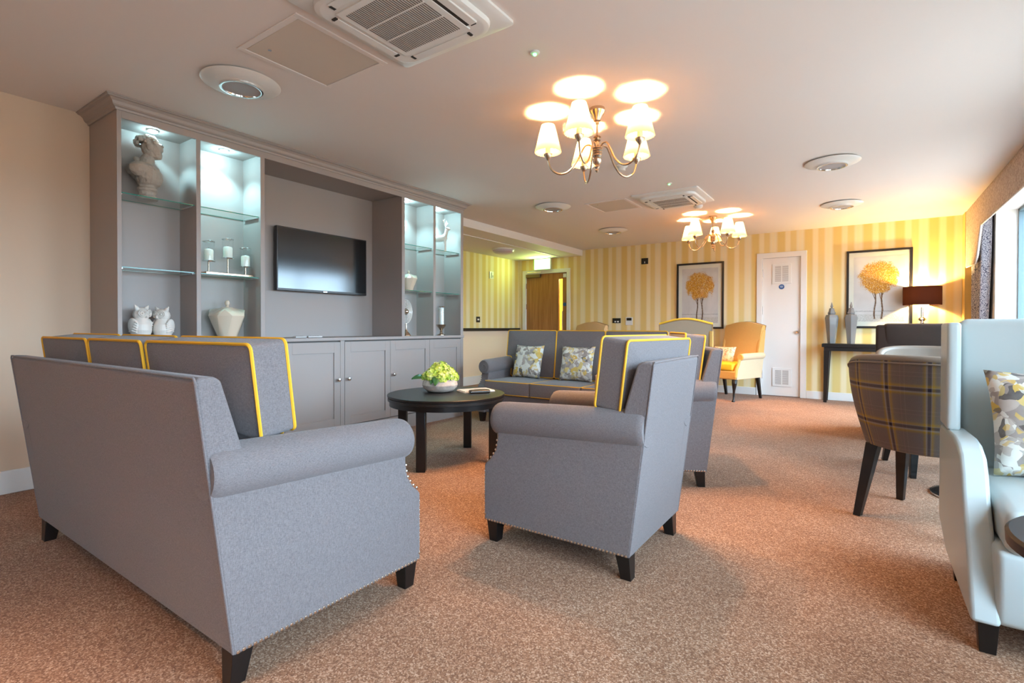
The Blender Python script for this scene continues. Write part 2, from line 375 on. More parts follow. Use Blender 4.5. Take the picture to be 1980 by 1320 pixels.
# back wall with two door openings
D1 = (-5.49, -4.53, 2.05); D2 = (-1.30, -.745, 2.055)
wb = MB(); T = .14
for a, b, z0, z1 in ((XA-.15, D1[0], 0, ZC), (D1[0], D1[1], D1[2], ZC), (D1[1], D2[0], 0, ZC), (D2[0], D2[1], D2[2], ZC), (D2[1], XR+.3, 0, ZC)):
    wb.box((a, YB, z0), (b, YB+T, z1))
struct(wb.build('wall_back', PAPERX))
for k, (a, b) in enumerate(((XA+.03, D1[0]-.06), (D1[1]+.06, D2[0]-.05), (D2[1]+.05, .97))):
    struct(MB().box((a, YB-.016, 0), (b, YB, .11)).build('baseboard_back', WHITE, bev=.003))
# pier in the far right corner, window wall
struct(MB().box((.972, 8.165, 0), (XR, YB, ZC)).build('wall_pier', YWALL))
wr = MB(); Z0, Z1 = .40, 2.24; ys = Y0
for a, b in WINS:
    wr.box((XR, ys, 0), (XR+.3, a, ZC)); wr.box((XR, a, 0), (XR+.3, b, Z0)); wr.box((XR, a, Z1), (XR+.3, b, ZC)); ys = b
wr.box((XR, ys, 0), (XR+.3, YB, ZC)); struct(wr.build('wall_right', WHITE))
struct(MB().box((XA-.2, Y0-.15, 0), (XR+.3, Y0, ZC)).build('wall_near', WALLP))
FRM = mat('slate_window_frame', (0.10, 0.15, 0.17), 0.4)
for k, (a, b) in enumerate(WINS):
    w = MB(); x0, x1 = XR+.17, XR+.22
    w.box((x0, a, Z0), (x1, a+.03, Z1)); w.box((x0, b-.03, Z0), (x1, b, Z1)); w.box((x0, a, Z0), (x1, b, Z0+.03)); w.box((x0, a, Z1-.03), (x1, b, Z1))
    n = max(1, round((b-a)/1.1))
    for i in range(1, n): y = a+(b-a)*i/n; w.box((x0, y-.02, Z0), (x1, y+.02, Z1))
    fo = struct(w.build('window_%d' % (k+1), FRM)); MB().box((XR+.192, a+.02, Z0+.02), (XR+.198, b-.02, Z1-.02)).build('window_pane', PANE, fo)
    MB().box((XR-.03, a+.002, Z0-.03), (XR+.168, b-.002, Z0+.004)).build('window_sill', WHITE, fo, bev=.004)
# corridor seen through the oak door's glass
struct(MB().box((XA-.2, YB+1.4, 0), (-3.4, YB+1.5, ZC)).build('wall_beyond_door', mat('yellow_corridor_paint', (0.85, 0.62, 0.08), 0.7)))
struct(MB().box((XA-.2, YB+T, 2.35), (-3.4, YB+1.5, 2.45)).build('ceiling_beyond_door', WHITE))
struct(MB().box((XA-.3, YB+T, 0), (XA-.2, YB+1.5, 2.45)).build('wall_beyond_left', WHITE))
struct(MB().box((-3.4, YB+T, 0), (-3.3, YB+1.5, 2.45)).build('wall_beyond_right', WHITE))
struct(MB().box((-3.3, YB+T, 0), (XR+.3, YB+T+.1, 2.45)).build('wall_back_outer', WHITE))
lamp('corridor_light', 'POINT', (-4.6, YB+.9, 2.1), 75, (1.0, .85, .45), .08)

# oak door
d = MB().box((D1[0]+.03, YB+.02, .008), (D1[1]-.215-.0, YB+.065, D1[2]-.03)).box((D1[1]-.10-.03, YB+.02, .008), (D1[1]-.03, YB+.065, D1[2]-.03))
d.box((D1[1]-.215, YB+.02, .008), (D1[1]-.13, YB+.065, .35)).box((D1[1]-.215, YB+.02, 1.91), (D1[1]-.13, YB+.065, D1[2]-.03))
door = struct(d.build('door_1', OAK))
def fix_prism(poly, y0, y1): return MB().prism(poly, 1, y0, y1)
def frame(D, w, parent, y0=-.02, y1=.10):
    a_, b_, t_, u_ = D[0]-w, D[1]+w, D[2]+w, .028
    f = fix_prism([(a_, 0), (a_, t_), (b_, t_), (b_, 0), (D[1]-u_, 0), (D[1]-u_, D[2]-u_), (D[0]+u_, D[2]-u_), (D[0]+u_, 0)], YB+y0, YB+y1)
    return fix(f.build('door_frame', WHITE, parent, bev=.004))
frame(D1, .045, door)
MB().box((D1[1]-.213, YB+.038, .35), (D1[1]-.132, YB+.046, 1.91)).build('vision_panel', GLASS, door)
MB().box((D1[0]+.05, YB-.035, 1.955), (D1[0]+.36, YB+.02, 2.02)).build('door_closer', mat('bronze_closer', (.2, .14, .08), .4, .7), door, bev=.005)
MB().box((D1[0]+.09, YB-.05, 2.045), (D1[0]+.40, YB-.03, 2.06)).build('closer_arm', CHROME, door, bev=.002)
MB().tube([(D1[1]-.10, YB+.02, 1.30), (D1[1]-.10, YB-.04, 1.30), (D1[1]-.10, YB-.04, .92), (D1[1]-.10, YB+.02, .92)], .009, 8).build('pull_handle', CHROME, door)
MB().lathe([(.035, 0), (.035, .004)], (D1[1]-.085, YB+.015, 1.43), 24, axis=1).build('fire_door_disc', BLUESIGN, door)
MB().box((D1[1]-.11, YB-.005, 1.93), (D1[1]-.04, YB+.02, 2.0)).build('door_contact', WHITEP, door, bev=.004)
for z in (.3, 1.35, 1.75): MB().box((D1[0]+.022, YB-.004, z), (D1[0]+.036, YB+.02, z+.1)).build('hinge', CHROME, door)
# white cupboard door
d2 = struct(MB().box((D2[0]+.03, YB+.015, .008), (D2[1]-.03, YB+.06, D2[2]-.03)).build('door_2', WHITE))
frame(D2, .048, d2, y1=.1)
def vent(x, z, w, h):
    g = MB().box((x-w/2-.03, YB+.003, z-h/2-.03), (x+w/2+.03, YB+.015, z+h/2+.03)).build('vent_plate', WHITEP, d2, bev=.003)
    s = MB()
    for sgn in (-1, 1):
        for i in range(14):
            zz = z-h/2+h*(i+.5)/14; s.box((x+sgn*w/4-w/4+.008, YB+.0005, zz-.0035), (x+sgn*w/4+w/4-.008, YB+.0045, zz+.0035))
    s.build('vent_slot', mat('vent_slot_grey', (.35, .3, .27), .7), g)
vent(-1.018, 1.79, .19, .23); vent(-1.008, .28, .19, .21)
MB().lathe([(.036, 0), (.036, .004)], (-1.019, YB+.010, 1.60), 28, axis=1).build('notice_disc', BLUESIGN, d2)
wl = MB()
for zz, hw in ((1.612, .018), (1.602, .022), (1.592, .016)): wl.box((-1.019-hw, YB+.0085, zz-.0025), (-1.019+hw, YB+.0105, zz+.0025))
wl.build('notice_lines', mat('pale_blue_print', (.5, .6, .7), .5), d2)
MB().lathe([(.0, -.028), (.02, -.026), (.026, -.014), (.02, -.002), (.012, .012), (.02, .014), (.02, .016)], (-.805, YB, .94), 20, axis=1).build('door_knob', CHROME, d2)
for z in (.25, 1.2, 1.75): MB().box((D2[0]+.022, YB-.002, z), (D2[0]+.035, YB+.016, z+.12)).build('hinge', CHROME, d2)

# pelmet and curtain
PY1 = 8.155; pts = [(PY1, 2.395), (PY1, 1.735), (7.55, 1.715), (7.42, 1.80), (7.22, 2.09), (-2.6, 2.09), (-2.6, 2.395)]
pel = MB().prism(pts, 0, .975, 1.0); pel = fix(pel.build('pelmet', PELM, bev=.003)); tag(pel, 'long beige damask pelmet boxed over the windows, dropping lower at its far end', 'pelmet')
MB().box((1.0005, -2.6, 2.36), (1.118, PY1, 2.395)).build('pelmet_top', PELM, pel)
MB().box((1.0005, PY1-.02, 1.735), (1.118, PY1, 2.36)).build('pelmet_return', PELM, pel)
MB().tube([(.987, p[0], p[1]-.004 if i < 5 else p[1]-.004) for i, p in enumerate(pts[1:6])], .007, 8).build('pelmet_piping', WHITE, pel)
cv = []; cf = []; ny, nz_ = 90, 26
for j in range(nz_+1):
    z = .02+2.28*j/nz_; tie = math.exp(-((z-1.0)/.5)**2)
    for i in range(ny+1):
        t = i/ny; y = 8.10-(.72-.10*tie)*t-.02*math.sin(z*3); x = 1.055+.028*math.sin(t*2*PI*6.2+.7*math.sin(z*1.4))+.01*math.sin(t*31+z)
        cv.append((x, y, z))
for j in range(nz_):
    for i in range(ny): a = j*(ny+1)+i; cf.append((a, a+1, a+ny+2, a+ny+1))
cur = MB().add(cv, cf, True).build('curtain', CURT, sharp=180); sm = cur.modifiers.new('s', 'SOLIDIFY'); sm.thickness = .004
tag(cur, 'navy and grey scroll patterned curtain hanging beneath the far end of the pelmet', 'curtain')

# ------------------------------------------------------------------ ceiling fittings
SLOTM = mat('grille_shadow', (0.16, 0.14, 0.13), 0.7)
def cassette(x0, x1, y0, y1, label):
    t = thing('ceiling_air_conditioner', label, 'air conditioner', ((x0+x1)/2, (y0+y1)/2, ZC), 0, 'ceiling cassettes')
    h = (x1-x0)/2; zb = -.045
    def rr(hh, r, z, n=6):
        out = []
        for cx_, cy_, a0 in ((hh-r, hh-r, 0), (-hh+r, hh-r, PI/2), (-hh+r, -hh+r, PI), (hh-r, -hh+r, 1.5*PI)):
            for i in range(n+1): a = a0+PI/2*i/n; out.append((cx_+r*math.cos(a), cy_+r*math.sin(a), z))
        return out
    loops = [rr(h+.0, .02, 0), rr(h, .02, -.012), rr(h-.015, .05, -.02), rr(h-.055, .09, -.024), rr(h-.06, .085, -.044), rr(h-.075, .08, -.05), rr(h-.08, .08, -.05)]
    n = len(loops[0]); vs = sum(loops, []); fs = []
    for j in range(len(loops)-1):
        for i in range(n): fs.append((j*n+i, (j+1)*n+i, (j+1)*n+(i+1) % n, j*n+(i+1) % n))
    fs.append(tuple((len(loops)-1)*n+i for i in range(n)))
    fix(MB().add(vs, fs, True).build('panel', WHITEP, t, sharp=30))
    g = h-.175
    MB().box((-g-.03, -g-.03, -.056), (g+.03, g+.03, -.049)).build('grille', WHITEP, t, bev=.002)
    s = MB(); ns = 30
    for i in range(ns): x = -g+2*g*(i+.5)/ns; s.box((x-g/ns*.42, -g, -.0575), (x+g/ns*.42, g, -.0555))
    gr = s.build('grille_slots', SLOTM, t)
    MB().box((-g, -g*.33-.004, -.0595), (g, -g*.33+.004, -.0570)).box((-g, g*.33-.004, -.0595), (g, g*.33+.004, -.0570)).build('grille_bar', WHITEP, t)
    for k in range(4):
        a = k*PI/2; R = Matrix.Rotation(a, 4, 'Z'); w = h-.17
        m = MB(); op = k == 0
        m.box((h-.125, -w, -.058 if op else -.053), (h-.085, w, -.049))
        o = m.build('louvre', WHITEP, t, bev=.003); o.rotation_euler = (0, 0, a)
        e = MB() if not op else MB().box((h-.145, -w, -.0535), (h-.127, w, -.0495))
        if op: o = e.build('louvre_slot', DARKSLOT, t); o.rotation_euler = (0, 0, a)
        for sg in (-1, 1):
            o = MB().box((h-.125, sg*w-.004, -.0545), (h-.098, sg*w+.010, -.0495)).build('louvre_end', DARKSLOT, t); o.rotation_euler = (0, 0, a)
    MB().lathe([(.008, 0), (.008, -.006)], (g+.045, g*.55, -.05), 12).build('sensor', DARKSLOT, t)
    return t
cassette(-2.03, -1.33, 1.24, 1.94, 'large square ceiling air conditioner beside the access hatch, nearest, cut by top edge')
cassette(-2.065, -1.375, 5.185, 5.875, 'small far square ceiling air conditioner before the second chandelier')
def hatch(x0, x1, y0, y1, label):
    t = thing('ceiling_access_hatch', label, 'access hatch', ((x0+x1)/2, (y0+y1)/2, ZC), 0, 'ceiling access hatches')
    h, k = (x1-x0)/2, (y1-y0)/2; HP = mat('hatch_paint', (0.66, 0.56, 0.47), .6)
    m = MB(); w = .03
    m.box((-h, -k, -.006), (-h+w, k, 0)).box((h-w, -k, -.006), (h, k, 0)).box((-h+w, -k, -.006), (h-w, -k+w, 0)).box((-h+w, k-w, -.006), (h-w, k, 0))
    m.build('hatch_frame', CEIL, t, bev=.0015); MB().box((-h+w+.003, -k+w+.003, -.004), (h-w-.003, k-w-.003, -.0005)).build('hatch_panel', HP, t, bev=.001)
    MB().lathe([(.009, 0), (.009, -.006)], (-h*.5, -k*.62, -.003), 16).build('hatch_lock', CHROME, t)
hatch(-2.60, -2.09, 1.33, 1.86, 'square beige ceiling access hatch beside the large nearest air conditioner')
hatch(-2.64, -2.15, 5.24, 5.76, 'small square beige ceiling access hatch beside the farther air conditioner')
DISCM = mat('disc_inner', (.42, .38, .38), .6)
def disc(x, y, label):
    t = thing('ceiling_disc_light', label, 'ceiling light', (x, y, ZC), 0, 'round ceiling discs with chrome rings')
    MB().lathe([(.05, 0), (.19, -.004), (.205, -.012), (.195, -.018), (.13, -.034), (.11, -.038)], n=48).build('disc', WHITEP, t)
    MB().lathe([(.112, -.034), (.112, -.048), (.106, -.050), (.098, -.048), (.096, -.040)], n=48, capb=False, capt=False).build('chrome_ring', CHROME, t)
    MB().lathe([(.098, -.034), (.098, -.041), (.05, -.043)], n=40).build('diffuser', DISCM, t)
disc(-2.935, 1.53, 'round ceiling disc with chrome ring above the left end of the grey unit, largest')
disc(-2.975, 5.12, 'round ceiling disc left of the far access hatch, beside the lowered ceiling')
disc(-2.985, 6.85, 'round ceiling disc near the striped wall, between lowered ceiling and far chandelier')
disc(-.244, 5.06, 'round ceiling disc at right, nearer of the two near the pelmet')
disc(-.235, 6.83, 'round ceiling disc at right, farther of the two, above the white cupboard door')
def dome(x, y, z, r, label):
    t = thing('dome_light', label, 'ceiling light', (x, y, z)); MB().lathe([(r, 0), (r, -.015), (r*.97, -.02)], n=40).build('base', WHITEP, t)
    MB().lathe([(r*.95, -.018), (r*.9, -.045), (r*.7, -.07), (r*.35, -.085), (.005, -.088)], n=40).build('diffuser', mat('opal_lilac', (.62, .55, .62), .3), t)
dome(-4.98, 6.93, 2.30, .19, 'shallow opal dome light on the lowered corridor ceiling')
tag(MB().lathe([(.05, 0), (.05, -.02), (.035, -.035), (.03, -.04)], (-1.59, 6.03, ZC), 24).build('smoke_detector', WHITEP), 'small white smoke detector between air conditioner and far chandelier', 'smoke detector')
for x, y, z, lb in ((-1.393, 2.21, ZC, 'tiny green glowing ceiling indicator between near air conditioner and first chandelier'), (-1.577, 4.944, ZC, 'tiny green ceiling indicator before the farther air conditioner')):
    t = thing('emergency_light', lb, 'indicator light', (x, y, z)); MB().lathe([(.025, 0), (.025, -.006), (.018, -.009)], n=20).build('bezel', WHITEP, t)
    MB().lathe([(.009, -.008), (.009, -.014), (.004, -.018)], n=12).build('led', GREENLED, t)
t = thing('sprinkler_rose', 'small cream ceiling rose hidden behind the first chandelier arm', 'ceiling rose', (-1.74, 4.17, ZC)); MB().lathe([(.05, 0), (.05, -.012), (.03, -.03), (.03, -.05)], n=20).build('rose', WHITEP, t)

# ------------------------------------------------------------------ chandeliers
def chandelier(loc, a0, label):
    t = thing('chandelier', label, 'chandelier', loc, 0, 'five-arm chandeliers with pleated shades')
    MB().lathe([(.048, 0), (.052, -.02), (.045, -.035), (.03, -.055), (.022, -.08), (.012, -.085), (.012, -.10)], n=28).build('ceiling_rose', NICKEL, t)
    MB().lathe([(.007, -.10), (.007, -.17), (.018, -.175), (.026, -.185), (.014, -.195), (.024, -.205), (.012, -.215), (.014, -.235), (.03, -.245), (.034, -.255), (.028, -.262), (.033, -.27), (.027, -.278), (.033, -.286), (.027, -.294),
                (.031, -.302), (.022, -.315), (.030, -.325), (.026, -.345), (.012, -.36), (.017, -.372), (.009, -.385), (.012, -.395), (.006, -.405)], n=24).build('centre_column', NICKEL, t)
    for k in range(5):
        a = math.radians(a0+72*k); ca, sa = math.cos(a), math.sin(a); P = []
        ctrl = [(.02, -.255), (.045, -.232), (.075, -.235), (.10, -.275), (.135, -.345), (.185, -.395), (.24, -.405), (.29, -.375), (.312, -.32), (.315, -.285)]
        for i in range(len(ctrl)-1):
            p0, p1, p2, p3 = ctrl[max(0, i-1)], ctrl[i], ctrl[i+1], ctrl[min(len(ctrl)-1, i+2)]
            for s in range(4):
                u = s/4; q = [.5*((2*p1[d])+(-p0[d]+p2[d])*u+(2*p0[d]-5*p1[d]+4*p2[d]-p3[d])*u*u+(-p0[d]+3*p1[d]-3*p2[d]+p3[d])*u**3) for d in (0, 1)]
                P.append((q[0]*ca, q[0]*sa, q[1]))
        P.append((ctrl[-1][0]*ca, ctrl[-1][0]*sa, ctrl[-1][1]))
        arm = MB().tube(P, .0062, 8).build('arm', NICKEL, t)
        c = (.315*ca, .315*sa, 0)
        MB().lathe([(.006, -.312), (.014, -.30), (.026, -.285), (.028, -.272), (.02, -.268)], c, 18).build('cup', NICKEL, arm)
        MB().lathe([(.016, -.272), (.016, -.235)], c, 14).build('candle_sleeve', WAX, arm)
        MB().ball((c[0], c[1], -.205), (.016, .016, .026), 12, 8).build('bulb', BULB, arm)
        m = MB(); n = 44; vs = []; fs = []
        for j, (r, z) in enumerate(((.084, -.262), (.072, -.215), (.060, -.165), (.048, -.115), (.040, -.085))):
            for i in range(n): q = r+(.0026 if i % 2 else -.0026)*(r/.06); th = 2*PI*i/n; vs.append((c[0]+q*math.cos(th), c[1]+q*math.sin(th), z))
        for j in range(4):
            for i in range(n): fs.append((j*n+i, j*n+(i+1) % n, (j+1)*n+(i+1) % n, (j+1)*n+i))
        m.add(vs, fs, True).build('shade', SHADE, arm, sharp=180)
        lamp('bulb_light', 'POINT', (c[0], c[1], -.135), CH_W*(.95 if loc[1] < 0 else 1), WARM, .02, t)
    return t
CH_W = 50.0
chandelier((-1.42, 3.0, ZC), 348, 'nearer five-arm nickel chandelier with pleated cream shades, lit')
chandelier((-1.59, 6.72, ZC), 27, 'farther five-arm nickel chandelier with pleated shades by the striped wall, lit')
chandelier((-1.42, -.95, ZC), 340, 'five-arm nickel chandelier behind the viewpoint above the near sofa end')

# ------------------------------------------------------------------ wall unit
XC = -3.771; CY0, CY1 = 1.205, 4.472; xb = -4.02
cab = thing('display_cabinet', 'large fitted greige display cabinet with lit glass shelves, television recess and cupboards', 'wall unit', (0, 0, 0))
m = MB(); CT = .885
m.box((XL+.002, CY0, 0), (XC, CY0+.024, 2.345)).box((XL+.002, CY1-.045, 0), (XC, CY1, 2.345))          # ends
for a, b in ((1.655, 1.684), (2.106, 2.140), (3.538, 3.576), (3.984, 4.020)): m.box((XL+.002, a, CT+.028), (XC, b, 2.30))
m.box((XL+.003, CY0+.02, 2.30), (XC-.0008, CY1-.02, 2.332)); m.box((xb-.02, CY0+.01, CT), (xb, 2.12, 2.3)); m.box((xb-.02, 3.55, CT), (xb, CY1-.02, 2.3)); m.box((XL+.003, 2.1, CT), (XL+.03, 3.56, 2.3))
m.build('carcass', PAINT, cab, bev=.0015)
MB().box((XC-.02, CY0+.024, 2.285), (XC-.0002, CY1-.045, 2.335)).build('fascia', PAINT, cab, bev=.0015)
prof = [(-.006, 2.33), (.008, 2.33), (.012, 2.342), (.022, 2.347), (.028, 2.354), (.034, 2.37), (.048, 2.383), (.06, 2.386), (.064, 2.392), (.07, 2.393), (.07, 2.3985), (-.006, 2.3985)]
vs = []; fs = []; k = len(prof)
for px_, s0, s1 in prof and [(0, 0, 0)]: pass
path = [lambda d, z: (XL+.001, CY0-d, z), lambda d, z: (XC+d, CY0-d, z), lambda d, z: (XC+d, CY1+d, z), lambda d, z: (XL+.001, CY1+d, z)]
for g in path: vs += [g(d_, z_) for d_, z_ in prof]
for i in range(3):
    for j in range(k): fs.append((i*k+j, i*k+(j+1) % k, (i+1)*k+(j+1) % k, (i+1)*k+j))
fs += [tuple(range(k)), tuple(3*k+j for j in range(k-1, -1, -1))]
fix(MB().add(vs, fs, False).build('cornice', PAINT, cab))
MB().box((XL+.002, CY0-.003, CT), (XC+.012, CY1+.003, CT+.028)).build('counter', PAINT, cab, bev=.003)
MB().box((XL+.002, CY0+.02, 0), (XC-.006, CY1-.02, .13)).build('plinth', PAINT, cab)
MB().box((XL+.002, CY0+.02, .13), (XC-.024, CY1-.02, CT)).build('cupboard_body', mat('shadow_gap_paint', (.12, .10, .09), .6), cab)
for a, b in ((2.258, 2.298), (2.820, 2.862)): MB().box((XC-.024, a, .13), (XC-.001, b, CT)).build('stile', PAINT, cab, bev=.001)
doors = [(1.232, 1.742, 1), (1.746, 2.256, -1), (2.301, 2.817, 1), (2.865, 3.388, -1), (3.391, 3.927, -1), (3.930, 4.4255, -1)]
for a, b, kn in doors:
    z0, z1 = .138, CT-.012; w = .062; x0 = XC-.022
    dm = MB().box((x0, a, z0), (XC, a+w, z1)).box((x0, b-w, z0), (XC, b, z1)).box((x0, a+w, z0), (XC, b-w, z0+w+.01)).box((x0, a+w, z1-w-.03), (XC, b-w, z1)).box((x0, a+w, z0+w), (XC-.009, b-w, z1-w))
    do = dm.build('door', PAINT, cab, bev=.0012)
    y = b-.028 if kn == 1 else a+.028
    MB().lathe([(.007, 0), (.006, .012), (.014, .018), (.017, .026), (.013, .033), (.002, .035)], (XC, y, .545), 18, axis=0).build('door_knob', CHROME, do)
# glass shelves and pucks
for a, b in ((CY0+.024, 1.655), (1.684, 2.106), (3.576, 3.984), (4.020, CY1-.045)):
    for z in (1.377, 1.837):
        g = MB().box((xb+.001, a+.002, z-.006), (XC-.022, b-.002, z)).build('glass_shelf', SHELFG, cab)
        MB().box((XC-.022, a+.002, z-.006), (XC-.0205, b-.002, z)).build('shelf_edge', EDGEG, g)
        MB().box((xb+.0012, a+.002, z-.0055), (xb+.0022, b-.002, z-.001)).build('shelf_edge', EDGEG, g)
        for yy in (a+.006, b-.006):
            MB().box((xb+.03, yy-.006, z-.012), (XC-.03, yy+.006, z-.0065)).build('shelf_bracket', CHROME, g)
for y, xx in ((1.44, -3.885), (1.895, -3.885), (3.715, -3.90), (4.19, -3.90)):
    p = MB().lathe([(.034, 2.2995), (.034, 2.292), (.028, 2.291)], (xx, y, 0), 24).build('puck_light', CHROME, cab)
    MB().lathe([(.027, 2.2925), (.027, 2.288), (.02, 2.287)], (xx, y, 0), 20).build('puck_lens', PUCK, p)
    lamp('puck_spot', 'SPOT', (xx, y, 2.28), 24, COOL, .02, None, angle=1.95, blend=.6)
    lamp('puck_glow', 'POINT', (xx, y, 2.262), 2.4, COOL, .025)

# television
tv = thing('television', 'flat black wall mounted television in the recess of the wall unit', 'television', (-4.16, 2.93, 1.595))
TW, TH = .955/2, .555/2
MB().box((-.018, -TW, -TH), (.018, TW, TH)).build('tv_case', BLACKP, tv, bev=.004)
MB().box((.0175, -TW+.012, -TH+.022), (.0188, TW-.012, TH-.012)).build('tv_screen', SCREEN, tv)
MB().box((.0182, -.02, -TH+.008), (.0192, .02, -TH+.013)).build('tv_badge', CHROME, tv)
MB().box((-.03-.02, -.12, -.12), (-.018, .12, .12)).build('wall_bracket', BLACKP, tv)

# ornaments ---------------------------------------------------------------
def remesh(o, vox, smooth=3):
    r = o.modifiers.new('r', 'REMESH'); r.mode = 'VOXEL'; r.voxel_size = vox; r.use_smooth_shade = True
    s_ = o.modifiers.new('s', 'SMOOTH'); s_.iterations = smooth; s_.factor = .5
CZ = CT+.028
# bust facing +y
bt = thing('bust', 'weathered stone-coloured classical portrait bust on the upper left glass shelf', 'bust', (-3.90, 1.412, 1.8375))
b = MB(); R_ = lambda a, ax: Matrix.Rotation(math.radians(a), 3, ax)
b.lathe([(.052, .0), (.055, .012), (.045, .02), (.04, .03), (.042, .045), (.05, .055), (.05, .065), (.04, .075), (.045, .09)], n=28)
b.ball((0, .0, .145), (.085, .062, .075)); b.ball((0, -.03, .178), (.088, .075, .042), rot=R_(8, 'X')); b.ball((-.06, -.035, .17), (.04, .055, .045)); b.ball((.06, -.035, .17), (.04, .055, .045)); b.ball((0, -.07, .17), (.05, .03, .03))
b.ball((0, .028, .135), (.06, .05, .06)); b.ball((0, .0, .235), (.034, .036, .06), rot=R_(-12, 'X'))
b.ball((0, .022, .318), (.046, .055, .062)); b.ball((0, .036, .292), (.036, .038, .042), rot=R_(20, 'X')); b.ball((0, .058, .268), (.016, .014, .012)); b.ball((0, .05, .300), (.032, .022, .03))
b.ball((0, .070, .318), (.006, .009, .017), rot=R_(16, 'X')); b.ball((0, .074, .309), (.007, .006, .005)); b.ball((0, .067, .289), (.013, .007, .004)); b.ball((0, .066, .282), (.010, .006, .004))
b.ball((0, .070, .338), (.034, .012, .009)); b.ball((.047, .012, .315), (.008, .013, .02)); b.ball((-.047, .012, .315), (.008, .013, .02)); b.ball((0, .02, .272), (.034, .03, .02))
rnd = random.Random(3)
for i in range(200):
    th = rnd.uniform(0, 2*PI); ph = rnd.uniform(0, 1.75); q = Vector((math.sin(ph)*math.cos(th), math.sin(ph)*math.sin(th), math.cos(ph)))
    if q.y > .62 and q.z < .62: continue
    b.ball((q.x*.053, .004+q.y*.063, .334+q.z*.054), (rnd.uniform(.007, .012),)*2+(rnd.uniform(.006, .011),), 8, 6)
for i in range(150):   # carved drapery and ornament on the chest
    th = rnd.uniform(-2.6, 2.6); z = rnd.uniform(.115, .19); b.ball((.078*math.sin(th)*(.75+(z-.09)*2.2), .056*math.cos(th)+.0, z), (rnd.uniform(.004, .009), .006, rnd.uniform(.005, .013)), 8, 6)
b.ball((.0, -.045, .235), (.014, .026, .016), rot=R_(-35, 'X'))
bo = b.build('bust_body', PLASTER, bt); remesh(bo, .0028, 1)
for nm, sz, stg in (('weathering', .016, .007), ('carving', .045, .008)):
    tx_ = bpy.data.textures.new(nm, 'CLOUDS'); tx_.noise_scale = sz; dm = bo.modifiers.new(nm, 'DISPLACE'); dm.texture = tx_; dm.strength = stg; dm.mid_level = .5; bt.rotation_euler = (0, 0, math.radians(-22)); bt.scale = (1.12, 1.12, 1.08)

OWLM = mat('white_bisque', (0.74, 0.67, 0.60), 0.4)
def owl(y, s, rz, label):
    t = thing('owl_figurine', label, 'figurine', (-3.905, y, CZ), rz, 'white owl figurines'); t.scale = (s, s, s)
    b = MB(); b.lathe([(.030, .008), (.048, .03), (.057, .065), (.053, .10), (.040, .132), (.034, .145)], n=28); b.ball((0, .002, .163), (.047, .043, .044))
    for sg in (-1, 1):
        b.ball((sg*.030, .004, .196), (.015, .012, .024), rot=R_(sg*30, 'Y')); b.ball((sg*.038, .004, .208), (.008, .007, .018), rot=R_(sg*38, 'Y'))
        b.ball((sg*.046, -.008, .085), (.016, .038, .056), rot=R_(sg*8, 'Y'))
        for k in range(5): b.tube([(sg*(.058-.001*k), -.03+.006*k, .055+.014*k), (sg*(.062-.001*k), .0+.006*k, .06+.014*k), (sg*.052, .024+.002*k, .05+.014*k)], .0035, 6)
    b.lathe([(.036, 0), (.038, .004), (.036, .010)], n=24); b.ball((0, .045, .153), (.007, .011, .013))
    o = b.build('owl_body', OWLM, t); remesh(o, .0028, 2)
    e = MB()
    for sg in (-1, 1):
        for r in (.021, .013): e.tube([(sg*.022+r*math.cos(a*PI/12), .0455-.55*max(0, (sg*r*math.cos(a*PI/12)+.006)), .170+r*math.sin(a*PI/12)) for a in range(24)], .003, 6, True)
        e.ball((sg*.023, .041, .170), .006)
    e.build('owl_eyes', OWLM, t)
    return t
owl(1.375, 1.05, math.radians(-68), 'white ceramic owl ornament on the counter, left one of the pair')
owl(1.500, 1.02, math.radians(-152), 'white ceramic owl ornament on the counter, right one of the pair')

def facet_vase(loc, s, rz, label, mt):
    t = thing('faceted_vase', label, 'vase', loc, rz); t.scale = (s, s, s)
    n = 8; rings = [(.062, 0, 0), (.128, .175, .5), (.118, .20, 0), (.045, .235, .5), (.04, .24, .5)]; vs = []; fs = []
    for r, z, ph in rings:
        for i in range(n):
            a = 2*PI*(i+ph)/n; zz = z+(.022 if (z == .20) else 0)*(1 if i % 2 else -1); vs.append((r*math.cos(a), r*math.sin(a), zz))
    for j in range(len(rings)-1):
        p0, p1 = rings[j][2], rings[j+1][2]
        for i in range(n):
            a, b_, c_, d_ = j*n+i, j*n+(i+1) % n, (j+1)*n+i, (j+1)*n+(i+1) % n
            if p0 == p1: fs.append((a, b_, d_, c_))
            elif p1 > p0: fs += [(a, b_, c_), (b_, d_, c_)]
            else: fs += [(a, d_, c_), (a, b_, d_)]
    fs.append(tuple(range(n-1, -1, -1))); fs.append(tuple((len(rings)-1)*n+i for i in range(n)))
    fix(MB().add(vs, fs, False).build('vase_body', mt, t, bev=.002)); MB().lathe([(.035, .238), (.012, .245), (.008, .252), (.016, .262), (.018, .275), (.012, .29), (.002, .296)], n=16).build('vase_lid', mt, t)
facet_vase((-3.905, 1.925, CZ), .98, .2, 'large faceted cream ceramic lidded vase on the left counter', CREAMC)
facet_vase((-3.895, 3.745, 1.377), .72, .2, 'small faceted cream lidded vase on a glass shelf, right side', CREAMC)

